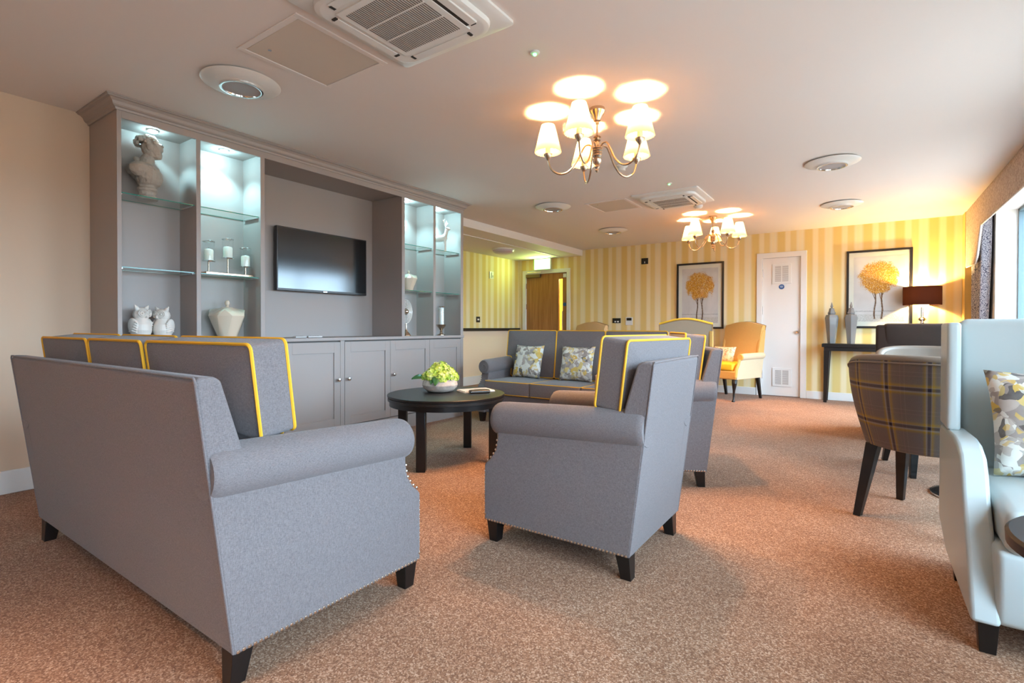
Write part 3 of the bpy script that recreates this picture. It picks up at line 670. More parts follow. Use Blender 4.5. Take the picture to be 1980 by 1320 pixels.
cd = thing('candle_holder', 'three-cup glass candle holder with white candles on a metal bar base', 'candle holder', (-3.895, 1.925, 1.3775)); cd.scale = (1.2, 1.14, 1.16)
cd['group'] = 'candle holders in the wall unit'
MB().box((-.035, -.15, 0), (.035, .15, .018)).build('base_bar', mat('rose_gold', (.8, .55, .38), .2, 1.0), cd, bev=.003)
for y, h in ((-.118, .07), (.0, .10), (.115, .055)):
    st_ = MB().tube([(0, y, .012), (0, y, h+.01)], .005, 10).build('stem', NICKEL, cd); MB().lathe([(.036, h+.01), (.038, h+.014), (.036, h+.018)], (0, y, 0), 28).build('cup_plate', CHROME, cd)
    MB().lathe([(.033, h+.018), (.033, h+.135)], (0, y, 0), 32, capb=False, capt=False).build('glass_cylinder', GLASS, cd)
    MB().lathe([(.034, h+.133), (.035, h+.137), (.033, h+.139)], (0, y, 0), 32, capb=False, capt=False).build('glass_rim', CHROME, cd)
    ca = MB().lathe([(.027, h+.018), (.027, h+.08), (.023, h+.087), (.004, h+.092)], (0, y, 0), 24).build('candle', WAX, cd); MB().tube([(0, y, h+.09), (0, y, h+.098)], .001, 6).build('wick', BLACKP, ca)

rs = thing('ring_sculpture', 'silver concentric ring sculpture on a round foot, right side counter', 'sculpture', (-3.90, 3.715, CZ), math.radians(15))
MB().lathe([(.05, 0), (.048, .012), (.03, .035), (.014, .05), (.008, .07), (.008, .13)], n=28).build('foot', NICKEL, rs)
for i, r in enumerate((.045, .060, .075, .090, .105, .120)):
    MB().tube([(0, r*math.cos(a*PI/24), .25+r*math.sin(a*PI/24)) for a in range(48)], .0042, 8, True).build('ring', CERAM, rs)
MB().ball((0, 0, .25), .028, 20, 12).build('centre_ball', NICKEL, rs); MB().box((-.002, -.003, .13), (.002, .003, .37)).build('spine', CHROME, rs)

hl = thing('hurricane_lamp', 'silver footed hurricane candle holder with frosted glass cylinder, far right counter', 'candle holder', (-3.90, 4.245, CZ))
MB().lathe([(.045, 0), (.045, .006), (.02, .018), (.012, .035), (.016, .045), (.012, .055), (.03, .08), (.048, .10), (.055, .118), (.05, .12), (.01, .115)], n=32).build('goblet_foot', NICKEL, hl)
MB().lathe([(.040, .118), (.040, .315)], n=36, capb=False, capt=False).build('glass_cylinder', GLASS, hl); MB().lathe([(.030, .118), (.030, .30), (.02, .304)], n=28).build('pillar_candle', WAX, hl)
MB().lathe([(.0405, .31), (.043, .322), (.039, .322)], n=36, capb=False, capt=False).build('rim', CHROME, hl)

sg_ = thing('stag_ornament', 'white stag ornament on the upper right glass shelf', 'ornament', (-3.89, 4.20, 1.8375), math.radians(-60)); sg_.scale = (1.3, 1.3, 1.22)
b = MB()
b.tube([(0, -.06, .11), (0, -.02, .115), (0, .02, .118), (0, .05, .13)], [.022, .03, .03, .026], 12); b.tube([(0, .045, .13), (0, .06, .165), (0, .066, .195)], [.022, .015, .014], 10)
b.ball((0, .075, .205), (.012, .024, .014), rot=R_(-20, 'X')); b.ball((.016, .062, .215), (.012, .004, .006)); b.ball((-.016, .062, .215), (.012, .004, .006)); b.ball((0, -.065, .105), (.022, .024, .026)); b.ball((0, .045, .12), (.022, .026, .03))
for x in (-.014, .014):
    b.tube([(x, -.068, .10), (x, -.075, .06), (x, -.085, .05), (x, -.074, .0)], [.014, .008, .006, .006], 8); b.tube([(x, .05, .10), (x, .055, .05), (x, .052, 0)], [.011, .006, .006], 8)
b.tube([(0, -.088, .12), (0, -.098, .108)], .006, 6)
o = b.build('stag_body', CERAM, sg_); remesh(o, .0035, 2)
an = MB()
for s in (-1, 1):
    an.tube([(s*.006, .06, .215), (s*.02, .052, .235), (s*.036, .05, .258), (s*.034, .056, .285)], .0035, 6)
    an.tube([(s*.02, .052, .235), (s*.018, .072, .258)], .003, 6); an.tube([(s*.033, .05, .252), (s*.05, .045, .272)], .003, 6)
an.build('antlers', CERAM, sg_)
for (x, y, rz, lb) in ((-3.88, 2.50, .2, 'small silver remote control on the television recess counter, left one'), (-3.88, 2.64, -.3, 'small silver remote control on the television recess counter, right one')):
    t = thing('remote_control', lb, 'remote control', (x, y, CZ), rz); MB().box((-.02, -.06, 0), (.02, .06, .014)).build('remote_case', mat('silver_plastic', (.6, .58, .56), .35), t, bev=.004)
    q = MB()
    for i in range(4):
        for j in range(2): q.box((-.012+j*.016, -.04+i*.02, .0135), (-.004+j*.016, -.03+i*.02, .0155))
    q.build('buttons', BLACKP, t)

# ------------------------------------------------------------------ rolled-arm seating
def side_body(Dp):
    return [(0.0, .10), (-.008, .17), (-.06, .58), (Dp-.075, .575), (Dp-.075, .50), (Dp-.066, .44), (Dp-.035, .395), (Dp-.008, .372), (Dp, .36), (Dp, .10)]
def sofa(name, label, cat, nc, Wd, loc, rz, group=None, Dp=.715, slouch=(), nail=True):
    t = thing(name, label, cat, loc, rz, group); h = Wd/2
    fix(MB().prism([(h-.105, 0), (h-.105, 0), ][:0] or [(0.0, .10), (Dp-.02, .10), (Dp-.02, .305), (0, .305)], 0, -h+.05, h-.05).build('seat_base', GREY, t, bev=.012, seg=3))
    # back panel leaning outwards
    bp = [(0.0, .10), (.012, .30), (.07, .30), (.045, .60), (-.02, .855), (-.035, .872), (-.078, .875), (-.092, .862)]
    fix(MB().prism([(0.0, .10)] + [(.088, .10), (.088, .45), (.02, .70), (-.028, .862), (-.045, .872), (-.080, .874), (-.094, .864)], 0, -h+.004, h-.004).build('back', GREY, t, bev=.008, seg=3))
    # welt along the back top and ends
    pw = [(-h+.004, .001, .105), (-h+.004, -.094, .862), (-h+.012, -.094, .872), (h-.012, -.094, .872), (h-.004, -.094, .862), (h-.004, .001, .105)]
    MB().tube(pw, .0035, 6).build('back_welt', GREY, t)
    for s in (-1, 1):
        arm = fix(MB().prism(side_body(Dp), 0, s*h, s*(h-.095)).build('arm', GREY, t, bev=.006, seg=2))
        r = .078; xc = s*(h-.05); prof = []; A = Vector((xc, -.058, .608)); Bq = Vector((xc, Dp-.045, .578)); n = 28; vs = []; fs = []
        st_ = [(0, .9), (.012, .97), (.04, 1.0), (.5, 1.0), (.93, 1.0), (.965, .985), (.99, .93), (1.0, .84)]
        for u, k in st_:
            c_ = A.lerp(Bq, u)
            for i in range(n):
                a = 2*PI*i/n; vs.append((c_.x+r*k*math.cos(a), c_.y, c_.z+r*k*math.sin(a)))
        for j in range(len(st_)-1):
            for i in range(n): fs.append((j*n+i, j*n+(i+1) % n, (j+1)*n+(i+1) % n, (j+1)*n+i))
        fs += [tuple(range(n)), tuple((len(st_)-1)*n+i for i in range(n-1, -1, -1))]
        fix(MB().add(vs, fs, True).build('arm_roll', GREY, t, sharp=50))
        # scroll face on arm front
        sc = []; c_ = Bq
        for i in range(40):
            a = i/39*2.6*PI; q = .012+.055*i/39; sc.append((c_.x-s*0+q*math.cos(a)*s, Dp-.043, c_.z+q*math.sin(a)))
        MB().tube(sc, .003, 6).build('scroll_piping', GREY, arm)
        if nail:
            nb = MB(); pts_ = [(y/1000, .108) for y in range(int(12), int(Dp*1000-6), 16)] + [(Dp-.006, .13)]
            for y, z in pts_: nb.ball((s*(h+.001), y, z), (.004, .006, .006), 6, 4)
            nb.build('nailhead_trim', NAIL, arm); nb = MB()
            for z in [.13+.018*i for i in range(12)]: nb.ball((s*(h-.008), Dp+.001, z), (.006, .004, .006), 6, 4)
            nb.build('nailhead_trim', NAIL, arm); nb = MB()
            for y, z in ((Dp-.02, .387), (Dp-.038, .401), (Dp-.054, .42), (Dp-.066, .44), (Dp-.072, .462), (Dp-.075, .485)): nb.ball((s*(h+.001), y, z), (.004, .006, .006), 6, 4)
            nb.build('nailhead_trim', NAIL, arm)
        for y0 in (.035, Dp-.035):
            q = s*(h-.045); yy = y0
            MB().frust([(q-.022, yy-.022-(0 if y0 > .1 else .012), 0), (q+.022, yy-.022-(0 if y0 > .1 else .012), 0), (q+.022, yy+.022-(0 if y0 > .1 else .012), 0), (q-.022, yy+.022-(0 if y0 > .1 else .012), 0)],
                       [(q-.032, yy-.03, .101), (q+.032, yy-.03, .101), (q+.032, yy+.03, .101), (q-.032, yy+.03, .101)]).build('leg', LEGM, t, bev=.002)
    # seat cushions
    inn = h-.098; w = 2*inn/nc
    for i in range(nc):
        x0 = -inn+w*i+.003; x1 = x0+w-.006; y0, y1, z0, z1 = .10, Dp+.012, .305, .445
        sc = MB().rbox((x0, y0, z0), (x1, y1, z1), .014, (0, .006, .014)).build('seat_cushion', GREY, t)
        for z in (z0+.006, z1-.005):
            e = .004; MB().tube(rrect(x0+e, x1-e, y0+e, y1-e, z, .02), .0052, 6, True).build('piping', YEL, sc)
    # back cushions, T shaped where they meet an arm
    inn2 = h-.098; w = 2*inn2/nc; ov = .075; th = .118
    for i in range(nc):
        x0 = -inn2+w*i+.003; x1 = x0+w-.006
        lo, ro = (ov if i == 0 else 0), (ov if i == nc-1 else 0)
        cz0, cz1 = .45, .965; tz = .672
        root = bpy.data.objects.new('back_cushion_', None)
        out = []
        def corner(cx_, cz_, r, a0, a1, n=4): return [(cx_+r*math.cos(a0+(a1-a0)*q/n), cz_+r*math.sin(a0+(a1-a0)*q/n)) for q in range(n+1)]
        r = .02
        out += corner(x0+r, cz0+r, r, PI, 1.5*PI) + corner(x1-r, cz0+r, r, 1.5*PI, 2*PI)
        if ro: out += [(x1, tz-.03), (x1+.012, tz-.008), (x1+.03, tz)] + corner(x1+ro-.015, tz+.015, .015, -PI/2, 0)
        out += corner(x1+ro-r, cz1-r, r, 0, PI/2) + corner(x0-lo+r, cz1-r, r, PI/2, PI)
        if lo: out += corner(x0-lo+.015, tz+.015, .015, PI, 1.5*PI) + [(x0-.03, tz), (x0-.012, tz-.008), (x0, tz-.03)]
        cx_ = (x0-lo+x1+ro)/2; cz_ = (cz0+cz1)/2+.03
        # concentric loops so that faces can puff
        vs = []; fs = []; n = len(out); ks = [1.0, .93, .8, .6, .35, .12]
        def ring(k, y):
            for a, b_ in out: vs.append((cx_+(a-cx_)*k, y, cz_+(b_-cz_)*k))
        for k in reversed(ks): ring(k, th/2+.022*(1-k**2.5))
        for k in ks: ring(k, -th/2-.022*(1-k**2.5))
        m2 = len(ks)*2
        for j in range(m2-1):
            for q in range(n): fs.append((j*n+q, j*n+(q+1) % n, (j+1)*n+(q+1) % n, (j+1)*n+q))
        fs += [tuple(range(n)), tuple((m2-1)*n+q for q in range(n-1, -1, -1))]
        tilt = math.radians(7); rzc, dx, dy = slouch[i] if i < len(slouch) else (0, 0, 0)
        o = fix(MB().add(vs, fs, True).build('back_cushion', GREY, t, sharp=60, bev=.006))
        for p_ in (-1, 1):
            MB().tube([(a, p_*th/2, b_) for a, b_ in out], .0055, 6, True).build('piping', YEL, o)
        # place: pivot at its lower back edge
        R = Matrix.Translation((cx_+dx, .175+dy, cz0))@Matrix.Rotation(rzc, 4, 'Z')@Matrix.Rotation(tilt, 4, 'X')@Matrix.Translation((-cx_, 0, -cz0))
        o.matrix_local = R
        bpy.data.objects.remove(root)
    return t
def rrect(x0, x1, y0, y1, z, r, n=4):
    out = []
    for cx_, cy_, a0 in ((x1-r, y1-r, 0), (x0+r, y1-r, PI/2), (x0+r, y0+r, PI), (x1-r, y0+r, 1.5*PI)):
        for i in range(n+1): a = a0+PI/2*i/n; out.append((cx_+r*math.cos(a), cy_+r*math.sin(a), z))
    return out
sofa('sofa', 'grey three-seat sofa with yellow piping at the left, seen from behind', 'sofa', 3, 1.79, (-2.318, .715, 0), 0, 'grey sofas with yellow piping', slouch=((0, -.05, -.035), (0, -.05, -.03), (math.radians(5), -.052, .005)))
sofa('sofa', 'grey three-seat sofa with yellow piping facing the camera, two floral pillows on it', 'sofa', 3, 1.90, (-2.47, 5.005, 0), PI, 'grey sofas with yellow piping')
sofa('armchair', 'grey rolled-arm armchair with yellow piping, nearest, its back to the camera', 'armchair', 1, .635, (-.757, 2.218, 0), PI/2, 'grey armchairs with yellow piping', slouch=((math.radians(-8), .0, -.082),))
sofa('armchair', 'grey rolled-arm armchair with yellow piping mostly hidden behind the nearest armchair', 'armchair', 1, .635, (-.815-.3175*math.sin(math.radians(27)), 3.315+.3175*math.cos(math.radians(27)), 0), PI/2+math.radians(27), 'grey armchairs with yellow piping', slouch=((0, 0, -.05),))

def pillow(name, label, w, h, th, mt, loc, rot):
    t = bpy.data.objects.new(name, None); bpy.data.objects.remove(t)
    n = 18; vs = []; fs = []
    for s in (1, -1):
        for j in range(n+1):
            for i in range(n+1):
                u, v_ = -1+2*i/n, -1+2*j/n
                px_ = u*(1-.07*(1-v_*v_)); pz = v_*(1-.07*(1-u*u)); f = ((1-u**4)*(1-v_**4))**.6
                wr_ = .006*noise.noise(Vector((u*3+loc[0]*9, v_*3, s)))
                vs.append((px_*w/2, s*(th/2*f+wr_*f), pz*h/2+h/2))
    k = (n+1)**2
    for s in (0, 1):
        for j in range(n):
            for i in range(n):
                a = s*k+j*(n+1)+i; q = (a, a+1, a+n+2, a+n+1); fs.append(q if s else q[::-1])
    o = MB().add(vs, fs, True).build(name, mt, sharp=180); o.location = loc; o.rotation_euler = rot
    wd = o.modifiers.new('w', 'WELD'); wd.merge_threshold = .0005
    o['label'] = label; o['category'] = 'cushion'; return o
G = 'floral throw cushions'
p = pillow('throw_cushion', 'floral cushion with yellow blooms on the far sofa, left one', .37, .37, .13, FLA, (-3.03, 4.635, .452), (math.radians(-15), 0, math.radians(-3))); p['group'] = G
p = pillow('throw_cushion', 'floral cushion with yellow blooms on the far sofa, right one', .37, .37, .13, FLB, (-2.43, 4.635, .452), (math.radians(-15), 0, math.radians(4))); p['group'] = G

# ------------------------------------------------------------------ coffee table
ct = thing('coffee_table', 'round black coffee table with four square legs between the sofas', 'coffee table', (-2.641, 2.936, 0), 0)
MB().lathe([(.43, .455), (.44, .458), (.440, .478), (.432, .479), (.432, .483), (.442, .484), (.444, .497), (.441, .50)], n=80).build('tabletop', mat('black_stained_wood', (.012, .010, .009), .38), ct)
MB().lathe([(.40, .418), (.428, .42), (.428, .455), (.40, .455)], n=72).build('apron', LEGM, ct)
for k in range(4):
    a = math.radians(-75+90*k); x, y = .385*math.cos(a), .385*math.sin(a)
    MB().box((-.032, -.032, 0), (.032, .032, .425)).build('leg', LEGM, ct, bev=.003, loc=(x, y, 0), rot=(0, 0, math.radians(35)))
fb = thing('flower_bowl', 'stone bowl of lime green hydrangeas on the black coffee table', 'flower bowl', (-2.745, 2.975, .5005))
MB().lathe([(.07, 0), (.10, .006), (.128, .03), (.138, .055), (.132, .08), (.118, .098), (.110, .098), (.12, .075), (.11, .03), (.02, .02)], n=48).build('bowl', STONE, fb)
rnd = random.Random(11)
heads = [(0, 0, .155, .078), (.075, .0, .13, .062), (-.07, .015, .13, .064), (.02, .07, .128, .062), (-.01, -.07, .125, .062), (.065, -.055, .112, .052), (-.065, -.055, .11, .052), (-.06, .065, .112, .052), (.07, .06, .11, .05)]
for hx, hy, hz, hr in heads:
    b = MB(); b.ball((hx, hy, hz), hr*.80, 14, 10)
    for i in range(int(95*hr/.06)):
        th = rnd.uniform(0, 2*PI); cz_ = rnd.uniform(-.35, 1); sz = math.sqrt(1-cz_*cz_); nrm = Vector((sz*math.cos(th), sz*math.sin(th), cz_)); c_ = Vector((hx, hy, hz))+nrm*hr*rnd.uniform(.86, 1.04)
        t1 = nrm.orthogonal().normalized(); t2 = nrm.cross(t1); a0 = rnd.uniform(0, PI)
        for q in range(4):
            a = a0+q*PI/2; dv = t1*math.cos(a)+t2*math.sin(a); sd = nrm.cross(dv); L_ = .015
            b.add([c_, c_+dv*L_*.35+sd*L_*.42+nrm*.001, c_+dv*L_*.8+sd*L_*.46+nrm*.003, c_+dv*L_*1.08+sd*L_*.15+nrm*.005, c_+dv*L_*1.08-sd*L_*.15+nrm*.005, c_+dv*L_*.8-sd*L_*.46+nrm*.003, c_+dv*L_*.35-sd*L_*.42+nrm*.001], [(0, 1, 2, 3, 4, 5, 6)], False)
    b.build('hydrangea_head', PETAL, fb)
def leaf(p0, p1, wd, drop=.01, roll=0):
    p0, p1 = Vector(p0), Vector(p1); d = p1-p0; s = (d.cross(Vector((0, 0, 1))).normalized()+Vector((0, 0, roll))).normalized(); vs = []; fs = []; n = 8
    for i in range(n+1):
        u = i/n; w = wd*math.sin(PI*min(1, u*.93+.04))**.8; c_ = p0+d*u+Vector((0, 0, drop*math.sin(PI*u))); vs += [c_-s*w+Vector((0, 0, .006)), c_, c_+s*w+Vector((0, 0, .006))]
    for i in range(n): a = i*3; fs += [(a, a+1, a+4, a+3), (a+1, a+2, a+5, a+4)]
    o = MB().add(vs, fs, True).build('leaf', LEAF, fb); s_ = o.modifiers.new('s', 'SOLIDIFY'); s_.thickness = .0012
leaf((-.09, -.07, .105), (-.175, -.135, .095), .024, .012, .9); leaf((.045, -.08, .125), (.085, -.145, .06), .03, .02); leaf((.02, -.09, .11), (.045, -.15, .07), .022)
nw = thing('newspaper', 'folded white newspaper lying on the coffee table beside the bowl', 'newspaper', (-2.535, 3.16, .5005), math.radians(62))
for i in range(3): MB().box((-.13+.004*i, -.085+.003*i, .004*i), (.13-.002*i, .085, .004*i+.0035)).build('sheet', PAPERM, nw, bev=.001)
tx = MB()
for i in range(7): tx.box((-.10, -.07+.02*i, .0112), (-.02, -.062+.02*i, .0119))
tx.box((.0, -.05, .0112), (.10, .05, .0119)); tx.build('print', mat('grey_print', (.45, .42, .4), .8), nw)
gc = thing('spectacle_case', 'slim black spectacle case in front of the newspaper on the table', 'spectacle case', (-2.43, 3.075, .5005), math.radians(54))
MB().rbox((-.08, -.03, 0), (.08, .03, .026), .011, (0, 0, .003)).build('case_body', BLACKP, gc); MB().box((-.075, -.0305, .012), (.075, .0305, .014)).build('case_seam', CHROME, gc)

# ------------------------------------------------------------------ yellow wing chairs (cabriole legs)
def wing_yellow(label, loc, rz, outer=CREAMF, inner=GOLDF, pipe=None):
    t = thing('wing_chair', label, 'wing chair', loc, rz, 'yellow wing chairs along the striped wall'); h = .30; D_ = .62
    fix(MB().prism([(0, .30), (D_, .30), (D_, .415), (0, .415)], 0, -h+.01, h-.01).build('seat_rail', inner, t, bev=.015, seg=3))
    # camel back
    n = 18; vs = []; fs = []
    def top(u): return 1.035+.055*math.cos(u*PI/2)**1.2*1
    rows = [0, .25, .5, .75, .93, 1.0]
    def wid(z): return (.255+.03*(z-.4)/.65)
    for f, yo in ((0, 0), (1, .10)):
        for r in rows:
            for i in range(n+1):
                u = -1+2*i/n; zt = top(u); z = .40+(zt-.40)*r; y = yo*(1 if r < .99 else .8)-.16*(z-.3)/.75+(.018*(1-u*u) if f else 0)+(.02 if (r > .99 and not f) else 0); vs.append((u*wid(z), y, z))
    k = (n+1)*len(rows)
    for f in (0, 1):
        for j in range(len(rows)-1):
            for i in range(n): a = f*k+j*(n+1)+i; fs.append((a, a+1, a+n+2, a+n+1))
    for j in range(len(rows)-1):
        for i in (0, n): a = j*(n+1)+i; fs.append((a, a+n+1, a+n+1+k, a+k))
    for i in range(n): a = (len(rows)-1)*(n+1)+i; fs += [(a, a+1, a+1+k, a+k)]; fs.append((i, i+1, i+1+k, i+k))
    bk = fix(MB().add(vs, fs, True).build('back', inner, t, sharp=50))
    yb_ = lambda z: -.16*(z-.3)/.75-.004
    out = [(-wid(.42), yb_(.42), .42)]+[(u*wid(top(u)), yb_(top(u))+.004, top(u)) for u in [-1+2*i/n for i in range(n+1)]]+[(wid(.42), yb_(.42), .42)]
    MB().tube(out, .006, 6).build('back_piping', BROWNPIPE, bk)
    if pipe: MB().tube([(x, y+.014, z+.006) for x, y, z in out[1:-1]], .017, 8).build('back_top_roll', pipe, bk)
    pan = MB(); vs = [(x, y-.003, z) for x, y, z in out]; pan.add(vs, [tuple(range(len(vs)))], False).build('back_cloth', outer, bk, label='cream outside back cloth')
    for s in (-1, 1):
        # wing
        wp = [(-.10, .60), (.04, .60), (.03, .68), (.0, .80), (-.045, .92), (-.10, .975), (-.15, .97)]
        fix(MB().prism(wp, 0, s*(h-.055), s*(h-.01)).build('wing', inner, t, bev=.012, seg=3))
        fix(MB().prism([(-.02, .30), (D_-.02, .30), (D_-.03, .42), (D_-.10, .50), (D_-.14, .60), (-.09, .62)], 0, s*h, s*(h-.05)).build('arm', outer, t, bev=.006))
        MB().tube([(s*(h-.01), -.06, .61), (s*(h-.008), D_-.22, .605), (s*(h-.005), D_-.12, .60)], [.045, .045, .043], 16).build('arm_roll', outer, t)
        MB().tube([(s*(h-.01), D_-.125, .60), (s*(h-.01), D_-.105, .60)], [.047, .04], 16).build('arm_scroll', inner, t)
        MB().tube([(s*(h-.012), D_-.10, .57), (s*(h-.016), D_-.085, .51), (s*(h-.012), D_-.03, .44), (s*(h-.012), D_-.01, .33)], [.022, .019, .022, .02], 10).build('arm_facing', inner, t)
        MB().tube([(s*(h-.05), D_-.05, .305), (s*(h-.035), D_-.02, .25), (s*(h-.05), D_-.035, .15), (s*(h-.05), D_-.03, .05), (s*(h-.045), D_-.015, .012)], [.036, .034, .017, .012, .016], 12).build('leg', LEGM, t)
        MB().lathe([(.018, 0), (.024, .006), (.02, .016), (.008, .02)], (s*(h-.045), D_-.012, 0), 14).build('foot', LEGM, t)
        MB().frust([(s*(h-.035)-.014, -.075, 0), (s*(h-.035)+.014, -.075, 0), (s*(h-.035)+.014, -.045, 0), (s*(h-.035)-.014, -.045, 0)], [(s*(h-.04)-.022, -.01, .305), (s*(h-.04)+.022, -.01, .305), (s*(h-.04)+.022, .035, .305), (s*(h-.04)-.022, .035, .305)]).build('leg', LEGM, t)
    sc = MB().rbox((-h+.055, .06, .415), (h-.055, D_+.0, .515), .02, (0, .01, .015)).build('seat_cushion', YELF, t)
    return t
w1 = wing_yellow('yellow wing chair with dark cabriole legs beside the white cupboard door, facing left', (-1.50, 8.03, 0), math.radians(180-20))
p = pillow('throw_cushion', 'brown speckled cushion on the yellow wing chair beside the cupboard door', .36, .24, .10, SPOT, (-1.69, 7.70, .505), (math.radians(-18), 0, math.radians(-22)))
wing_yellow('cream-backed wing chair with yellow top edge below the first tree picture, back to camera', (-1.70, 5.98, 0), math.radians(12), mat('taupe_back_cloth', (.42, .32, .22), .85), GOLDF, YELF)
wing_yellow('peach wing chair low behind the far sofa, only its curved top showing', (-3.72, 7.55, 0), math.radians(170), CREAMF, mat('peach_fabric', (.62, .40, .19), .85))

# ------------------------------------------------------------------ leather wing chairs
def wing_leather(label, loc, rz, mt, H=1.035, plain=False):
    t = thing('leather_wing_chair', label, 'wing chair', loc, rz); h = .34; D_ = .84
    MB().rbox((-h+.06, .10, .10), (h-.06, D_-.01, .33), .02, (0, .004, 0)).build('seat_base', mt, t)
    MB().rbox((-h+.078, .18, .32), (h-.078, D_+.0, .455), .035, (0, .012, .012)).build('seat_cushion', mt, t)
    back = MB().rbox((-h+.054, 0, .10), (h-.054, .13, H+.005), .03, (0, .012, 0)).build('back', mt, t)
    back.location = (0, .03, 0); back.rotation_euler = (math.radians(4), 0, 0)
    if plain:
        MB().rbox((-h, -.03, .56), (h, .05, H-.004), .022, (0, .006, 0)).build('back_shell', mt, t)
        MB().tube([(-h+.02, -.028, H-.022), (h-.02, -.028, H-.022)], .004, 6).build('back_piping', mt, t)
    for s in (-1, 1):
        poly = [(.24, .10), (.0, .17), (-.01, .25), (-.01, .56), (.02, .585), (.40, .60), (.50, .592), (.58, .565), (.625, .51), (.655, .44), (.71, .36), (.77, .26), (.82, .15), (D_, .10)]
        fix(MB().prism(poly, 0, s*h, s*(h-.072)).build('arm', mt, t, bev=.012, seg=3))
        if not plain: MB().rbox((s*h, .0, .590), (s*(h-.045), .225, H-.006), .015, (0, .004, 0)).build('wing', mt, t)
        for y0, dd in ((.27, -.02), (D_-.05, 0.0)):
            q = s*(h-.045)
            MB().frust([(q-.02, y0-.02+dd, 0), (q+.02, y0-.02+dd, 0), (q+.02, y0+.02+dd, 0), (q-.02, y0+.02+dd, 0)], [(q-.026, y0-.026, .104), (q+.026, y0-.026, .104), (q+.026, y0+.026, .104), (q-.026, y0+.026, .104)]).build('leg', LEGM, t, bev=.002)
    return t
wing_leather('pale blue-grey leather wing chair at the right edge holding a floral cushion', (.612, 2.94, 0), PI, LEATH)
p = pillow('throw_cushion', 'large floral cushion on the pale blue-grey leather wing chair', .42, .40, .16, FLC, (.60, 2.60, .46), (math.radians(-16), 0, math.radians(8))); p['group'] = G
wing_leather('dark brown leather wing chair beyond the tub chairs, its back to the camera', (.41, 5.50, 0), 0, BROWNL, plain=True)

# ------------------------------------------------------------------ tub chairs
def tub(label, loc, rz):
    t = thing('tub_chair', label, 'tub chair', loc, rz, 'tartan tub chairs with leather insides')
    n = 56; A0 = math.radians(218); rows = 14
    def R(z): u = max(0, (z-.37)/.47); return .270+.085*math.sin(min(1, u*1.05)*PI/2)
    def ztop(a): return .845-.16*(abs(a)/(A0/2))**3.0
    def zbot(a): return .385
    vs = []; uv = []; fs = []
    for j in range(rows+1):
        for i in range(n+1):
            a = -A0/2+A0*i/n; zt = ztop(a); z = zbot(a)+(zt-zbot(a))*j/rows; r = R(z); th = -PI/2+a
            vs.append((r*math.cos(th), r*math.sin(th), z)); uv.append((a*.33-.026, z-.6165))
    for j in range(rows):
        for i in range(n): a = j*(n+1)+i; fs.append((a, a+1, a+n+2, a+n+1))
    m = MB().add(vs, fs, True); m.uv = uv; m.build('outer_shell', TART, t, sharp=180)
    vs2 = []; fs2 = []
    for j in range(rows+1):
        for i in range(n+1):
            a = -A0/2+A0*i/n; zt = ztop(a); z = .40+(zt-.40)*j/rows; r = R(z)-.06; th = -PI/2+a; vs2.append((r*math.cos(th), r*math.sin(th), z))
    for j in range(rows):
        for i in range(n): a = j*(n+1)+i; fs2.append((a, a+n+1, a+n+2, a+1))
    MB().add(vs2, fs2, True).build('inner_shell', TAUPEL, t, sharp=180)
    P = []; 
    for i in range(n+1):
        a = -A0/2+A0*i/n; th = -PI/2+a; zt = ztop(a); r = R(zt)-.03; P.append((r*math.cos(th), r*math.sin(th), zt))
    first, last = P[0], P[-1]
    P = [(first[0], first[1]+.0, .40)]+[(first[0], first[1], .40+(first[2]-.40)*q) for q in (.33, .66)]+P+[(last[0], last[1], .40+(last[2]-.40)*q) for q in (.66, .33)]+[(last[0], last[1], .40)]
    MB().tube(P, .027, 14).build('rim', TAUPEL, t)
    P2 = []
    for i in range(n+1):
        a = -A0/2+A0*i/n; th = -PI/2+a; zt = ztop(a)-.012; r = R(zt)+.003; P2.append((r*math.cos(th), r*math.sin(th), zt))
    MB().tube(P2, .004, 6).build('rim_piping', TAUPEL, t)
    MB().rbox((-.20, -.17, .39), (.20, .25, .47), .04, (0, 0, .015)).build('seat', TAUPEL, t)
    MB().lathe([(.20, .37), (.24, .375), (.25, .386)], n=40).build('underside', TAUPEL, t)
    for x, y in ((-.20, -.18), (.20, -.18), (-.20, .21), (.20, .21)):
        kx, ky = (1.12, 1.42) if y < 0 else (1.05, 1.12)
        c0 = (x*kx, y*ky); MB().frust([(c0[0]-.017, c0[1]-.017, 0), (c0[0]+.017, c0[1]-.017, 0), (c0[0]+.017, c0[1]+.017, 0), (c0[0]-.017, c0[1]+.017, 0)],
                   [(x*.92-.03, y*.92-.03, .39), (x*.92+.03, y*.92-.03, .39), (x*.92+.03, y*.92+.03, .39), (x*.92-.03, y*.92+.03, .39)]).build('leg', LEGM, t, bev=.003)
    return t
tub('tartan tub chair with dark splayed legs left of the blue-grey chair', (.275, 3.46, 0), math.radians(-23))
tub('taupe leather tub chair facing the camera behind the tartan one', (.405, 4.62, 0), math.radians(180+15))

def side_table(label, loc, H=.55, R=.27):
    t = thing('side_table', label, 'side table', loc, 0, 'round pedestal side tables')
    MB().lathe([(R-.02, H-.03), (R, H-.028), (R+.001, H-.006), (R-.006, H)], n=64).build('tabletop', mat('dark_walnut_top', (.015, .011, .011), .42, spec=.35), t)
    MB().tube([(0, 0, .02), (0, 0, H-.03)], .028, 20).build('column', CHROME, t)
    MB().lathe([(.215, 0), (.222, .004), (.222, .012)], n=56).build('base_rim', CHROME, t); MB().lathe([(.218, .012), (.19, .024), (.05, .034), (.03, .05)], n=56).build('base', mat('black_base', (.012, .012, .012), .2), t)
side_table('round dark side table cut off by the lower right edge of the picture', (.535, 1.58, 0)); side_table('round pedestal table between the tub chairs, only its base showing', (.55, 4.04, 0), .62, .30)

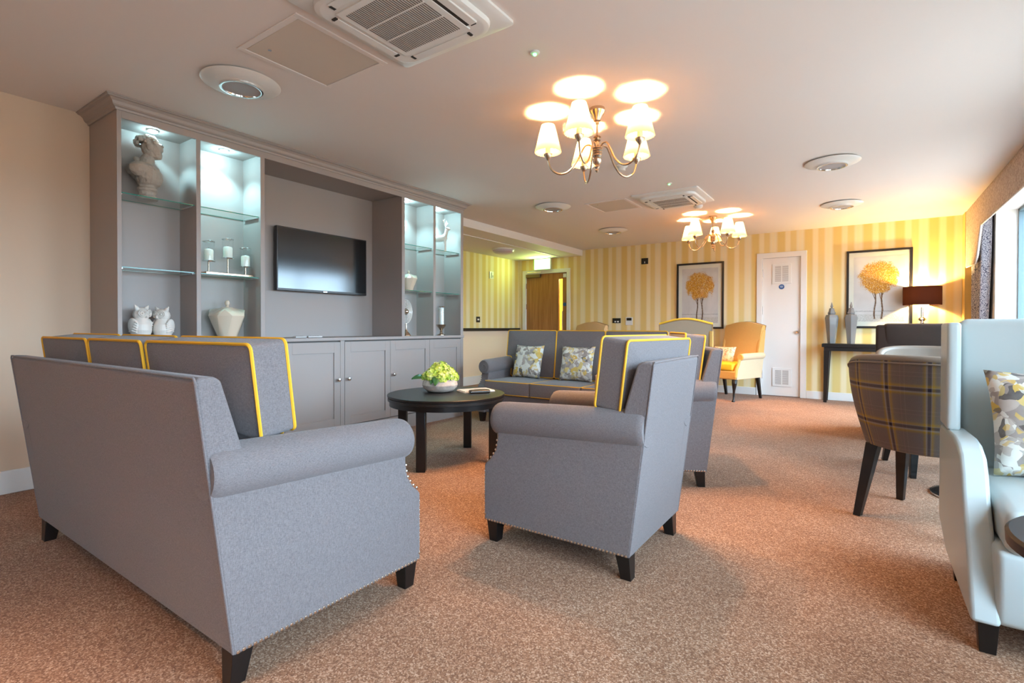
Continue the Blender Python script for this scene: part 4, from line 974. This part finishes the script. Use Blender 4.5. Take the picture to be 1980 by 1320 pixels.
# ------------------------------------------------------------------ console, lamp, jars
co = thing('console_table', 'narrow black console table with tapered legs against the striped wall', 'console table', (.30, 8.19, 0))
MB().box((-.79, -.155, .745), (.63, .16, .79)).build('tabletop', LEGM, co, bev=.002); MB().box((-.765, -.145, .695), (.61, .15, .745)).build('apron', LEGM, co, bev=.002)
for x, s in ((-.735, 1), (.58, -1)):
    for y in (-.115, .12):
        MB().frust([(x-.022+s*-.012, y-.018, 0), (x+.016+s*-.012, y-.018, 0), (x+.016+s*-.012, y+.018, 0), (x-.022+s*-.012, y+.018, 0)], [(x-.032, y-.028, .70), (x+.040, y-.028, .70), (x+.040, y+.028, .70), (x-.032, y+.028, .70)]).build('leg', LEGM, co, bev=.002)
def jar(x, y, rz, label):
    t = thing('lidded_jar', label, 'jar', (x, y, .7905), rz, 'tall grey hexagonal lidded jars'); n = 6
    def hexs(rows): return MB().lathe(rows, n=6, smooth=False)
    fix(hexs([(.048, 0), (.050, .01), (.078, .30), (.083, .345), (.070, .385), (.045, .395), (.042, .405)]).build('jar_body', GREYJAR, t, bev=.004))
    fix(hexs([(.05, .405), (.05, .413), (.040, .43), (.030, .475), (.012, .485)]).build('jar_lid', GREYJAR, t, bev=.003)); MB().lathe([(.008, .484), (.018, .50), (.012, .52), (.002, .56)], n=12).build('finial', GREYJAR, t)
jar(-.385, 8.18, .25, 'tall grey hexagonal lidded jar on the console, left one'); jar(-.165, 8.18, .55, 'tall grey hexagonal lidded jar on the console, right one')
tl = thing('table_lamp', 'lit table lamp with wide brown drum shade and chrome base on the console', 'lamp', (.575, 8.19, .7905))
MB().lathe([(.055, 0), (.055, .012), (.045, .02), (.052, .06), (.062, .13), (.062, .20), (.05, .235), (.025, .25), (.03, .265), (.02, .28), (.018, .295), (.04, .31), (.046, .325), (.03, .34), (.014, .35), (.012, .47), (.02, .475)], n=32).build('lamp_base', CHROME, tl)
def drum_mat():
    m = bpy.data.materials.new('brown_drum_fabric'); m.use_nodes = True; nt = m.node_tree; nt.nodes.clear()
    o = nt.nodes.new('ShaderNodeOutputMaterial'); mx = nt.nodes.new('ShaderNodeMixShader'); t_ = nt.nodes.new('ShaderNodeBsdfTranslucent'); d_ = nt.nodes.new('ShaderNodeBsdfDiffuse')
    t_.inputs[0].default_value = (.0035, .0011, .0007, 1); d_.inputs[0].default_value = (.03, .013, .011, 1); mx.inputs[0].default_value = .55
    nt.links.new(t_.outputs[0], mx.inputs[1]); nt.links.new(d_.outputs[0], mx.inputs[2]); nt.links.new(mx.outputs[0], o.inputs[0]); return m
MB().lathe([(.195, .50), (.195, .73)], n=56, capb=False, capt=False).build('lamp_shade', drum_mat(), tl)
MB().ball((0, 0, .58), .03, 14, 10).build('bulb', BULB, tl); lamp('table_lamp_light', 'POINT', (0, 0, .63), 62, (1.0, .66, .25), .035, tl)

# ------------------------------------------------------------------ pictures
def picture(x0, x1, z0, z1, seed, label):
    t = thing('framed_picture', label, 'picture', ((x0+x1)/2, YB, (z0+z1)/2), 0, 'framed tree pictures'); w, h = (x1-x0)/2, (z1-z0)/2; f = .028
    FR = mat('black_frame', (.012, .009, .008), .35)
    MB().box((-w, -.03, -h), (-w+f, -.001, h)).box((w-f, -.03, -h), (w, -.001, h)).box((-w+f, -.03, -h), (w-f, -.001, -h+f)).box((-w+f, -.03, h-f), (w-f, -.001, h)).build('frame', FR, t, bev=.002)
    MB().box((-w+f, -.012, -h+f), (w-f, -.002, h-f)).build('mount', mat('cream_mount', (.80, .74, .64), .7), t)
    rnd = random.Random(seed); nx, nz2 = 170, 240; pw, ph = w-f-.055, h-f-.06
    vs = []; fs = []; cols = []
    blobs = [(rnd.gauss(0, .32), rnd.gauss(0, .20), rnd.uniform(.02, .05), rnd.random()) for _ in range(500)]
    for j in range(nz2+1):
        for i in range(nx+1):
            u, v_ = -1+2*i/nx, -1+2*j/nz2; vs.append((u*pw, -.0135, v_*ph))
            nn = noise.fractal(Vector((u*2.2, v_*2.2, seed)), 1, 2, 4); n2 = noise.noise(Vector((u*26, v_*34, seed))); n3 = noise.noise(Vector((u*60, v_*80, seed+5)))
            c_ = Vector((.68, .61, .59))+Vector((.07, .06, .06))*nn
            if v_ < -.78: c_ = c_.lerp(Vector((.42, .36, .28)), max(0, min(1, .35+n2*.7)))
            if abs(v_+.68-.01*n2) < .012: c_ = c_.lerp(Vector((.22, .20, .2)), .5)
            # trunks
            for tx0, lean, wt in ((-.16, .05, .035), (.13, .02, .038)):
                if -.92 < v_ < .10:
                    xc = tx0+lean*(v_+.9)+.02*math.sin(v_*9+tx0*9)
                    if abs(u-xc) < wt*(1.0-.35*(v_+.9)): c_ = Vector((.13, .055, .02)) if n2 < .25 else Vector((.34, .20, .12))
                    for kk, dr in ((-.12, -1), (.02, 1), (-.02, -.6)):
                        if v_ > -.25+kk and abs(u-(xc+dr*(v_+.25-kk)*.45)) < .014: c_ = Vector((.16, .07, .03))
            # crown
            du = u/.80; dv = (v_-.36)/.50; rr_ = du*du+dv*dv+.35*noise.noise(Vector((u*5, v_*6, seed+2)))+.25*n2
            if rr_ < .92+.35*n3:
                cell = random.Random((i//2)*977+(j//2)*131+seed*7).random()
                k = .5+.3*n3+.3*n2+.9*(cell-.5); c_ = Vector((.52, .17, .005)).lerp(Vector((.80, .40, .03)), max(0, min(1, k)))
                if cell > .86: c_ = Vector((.85, .62, .30))
                if cell < .13: c_ = Vector((.34, .11, .01))
            cols.append(c_)
    for j in range(nz2):
        for i in range(nx): a = j*(nx+1)+i; fs.append((a, a+1, a+nx+2, a+nx+1))
    mt = mat('tree_painting', (1, 1, 1), .6); at = N(mt, 'ShaderNodeAttribute'); at.attribute_name = 'pigment'; setcol(mt, at.outputs['Color'])
    o = MB().add(vs, fs, False).build('painting', mt, t); ca = o.data.color_attributes.new('pigment', 'FLOAT_COLOR', 'POINT')
    for i, c_ in enumerate(cols): ca.data[i].color = (max(0, c_[0]), max(0, c_[1]), max(0, c_[2]), 1)
    MB().box((-w+f, -.022, -h+f), (w-f, -.020, h-f)).build('picture_glass', GLASS, t)
picture(-2.53, -1.81, .985, 2.028, 4, 'framed orange tree picture above the cream-backed wing chair')
picture(-.225, .49, 1.0, 2.045, 9, 'framed orange tree picture behind the table lamp and jars')

# ------------------------------------------------------------------ wall fittings
def plate(name, label, cat, c, w, h, mt, inner, face='y'):
    t = thing(name, label, cat, c)
    def bx(a0, a1, z0, z1, d0, d1):
        return MB().box((a0, -d1, z0), (a1, -d0, z1)) if face == 'y' else MB().box((d0, a0, z0), (d1, a1, z1))
    bx(-w/2, w/2, -h/2, h/2, .001, .010).build('plate', mt, t, bev=.002)
    for (a0, a1, z0, z1, m2) in inner: bx(a0, a1, z0, z1, .0095, .014).build('rocker', m2, t, bev=.001)
WP = WHITEP
plate('wall_switch', 'small black double switch high on the striped back wall', 'switch', (-3.073, YB, 2.118), .115, .10, BLACKP, [(-.006, .006, -.035, -.005, WP)])
plate('wall_socket', 'small black double socket just above the peach wing chair', 'socket', (-3.575, YB, 1.12), .15, .085, BLACKP, [(-.035, -.01, -.03, -.005, WP), (.01, .045, -.03, -.005, WP)])
plate('thermostat', 'white wall thermostat with dark display on the striped back wall', 'thermostat', (-3.345, YB, 1.11), .125, .135, WP, [(-.045, .045, .01, .055, BLACKP)])
plate('light_switch', 'black light switch with white rockers above the dark dado rail', 'switch', (XA+.001, 7.08, 1.137), .10, .10, BLACKP, [(-.025, -.003, -.015, .015, WP), (.003, .025, -.015, .015, WP)], 'x')
plate('call_panel', 'white call panel high on the striped corridor wall', 'call panel', (XA+.001, 7.47, 1.95), .12, .13, WP, [(-.02, .005, -.05, .05, DISCM), (.02, .04, -.04, .0, DISCM)], 'x')
ex = thing('exit_sign', 'glowing green emergency exit sign above the oak door', 'exit sign', (-5.02, YB-.09, 2.165))
MB().box((-.185, -.02, -.075), (.165, .02, .125)).build('sign_case', WHITEP, ex, bev=.003)
MB().box((-.182, -.0225, -.072), (.162, -.0195, .122)).build('sign_face', emis('green_sign_glow', (.25, 1.0, .15), 6), ex)
MB().box((-.145, -.0245, -.05), (.14, -.0222, .10)).build('sign_panel', emis('white_sign_glow', (.9, 1.0, .75), 14), ex)
MB().box((-.10, .02, .06), (.10, .088, .11)).build('sign_bracket', WHITEP, ex)
lamp('exit_sign_light', 'AREA', (-5.02, YB-.125, 2.18), 4.5, (.55, 1.0, .12), sx=.32, sy=.16, rot=(PI/2, 0, PI))
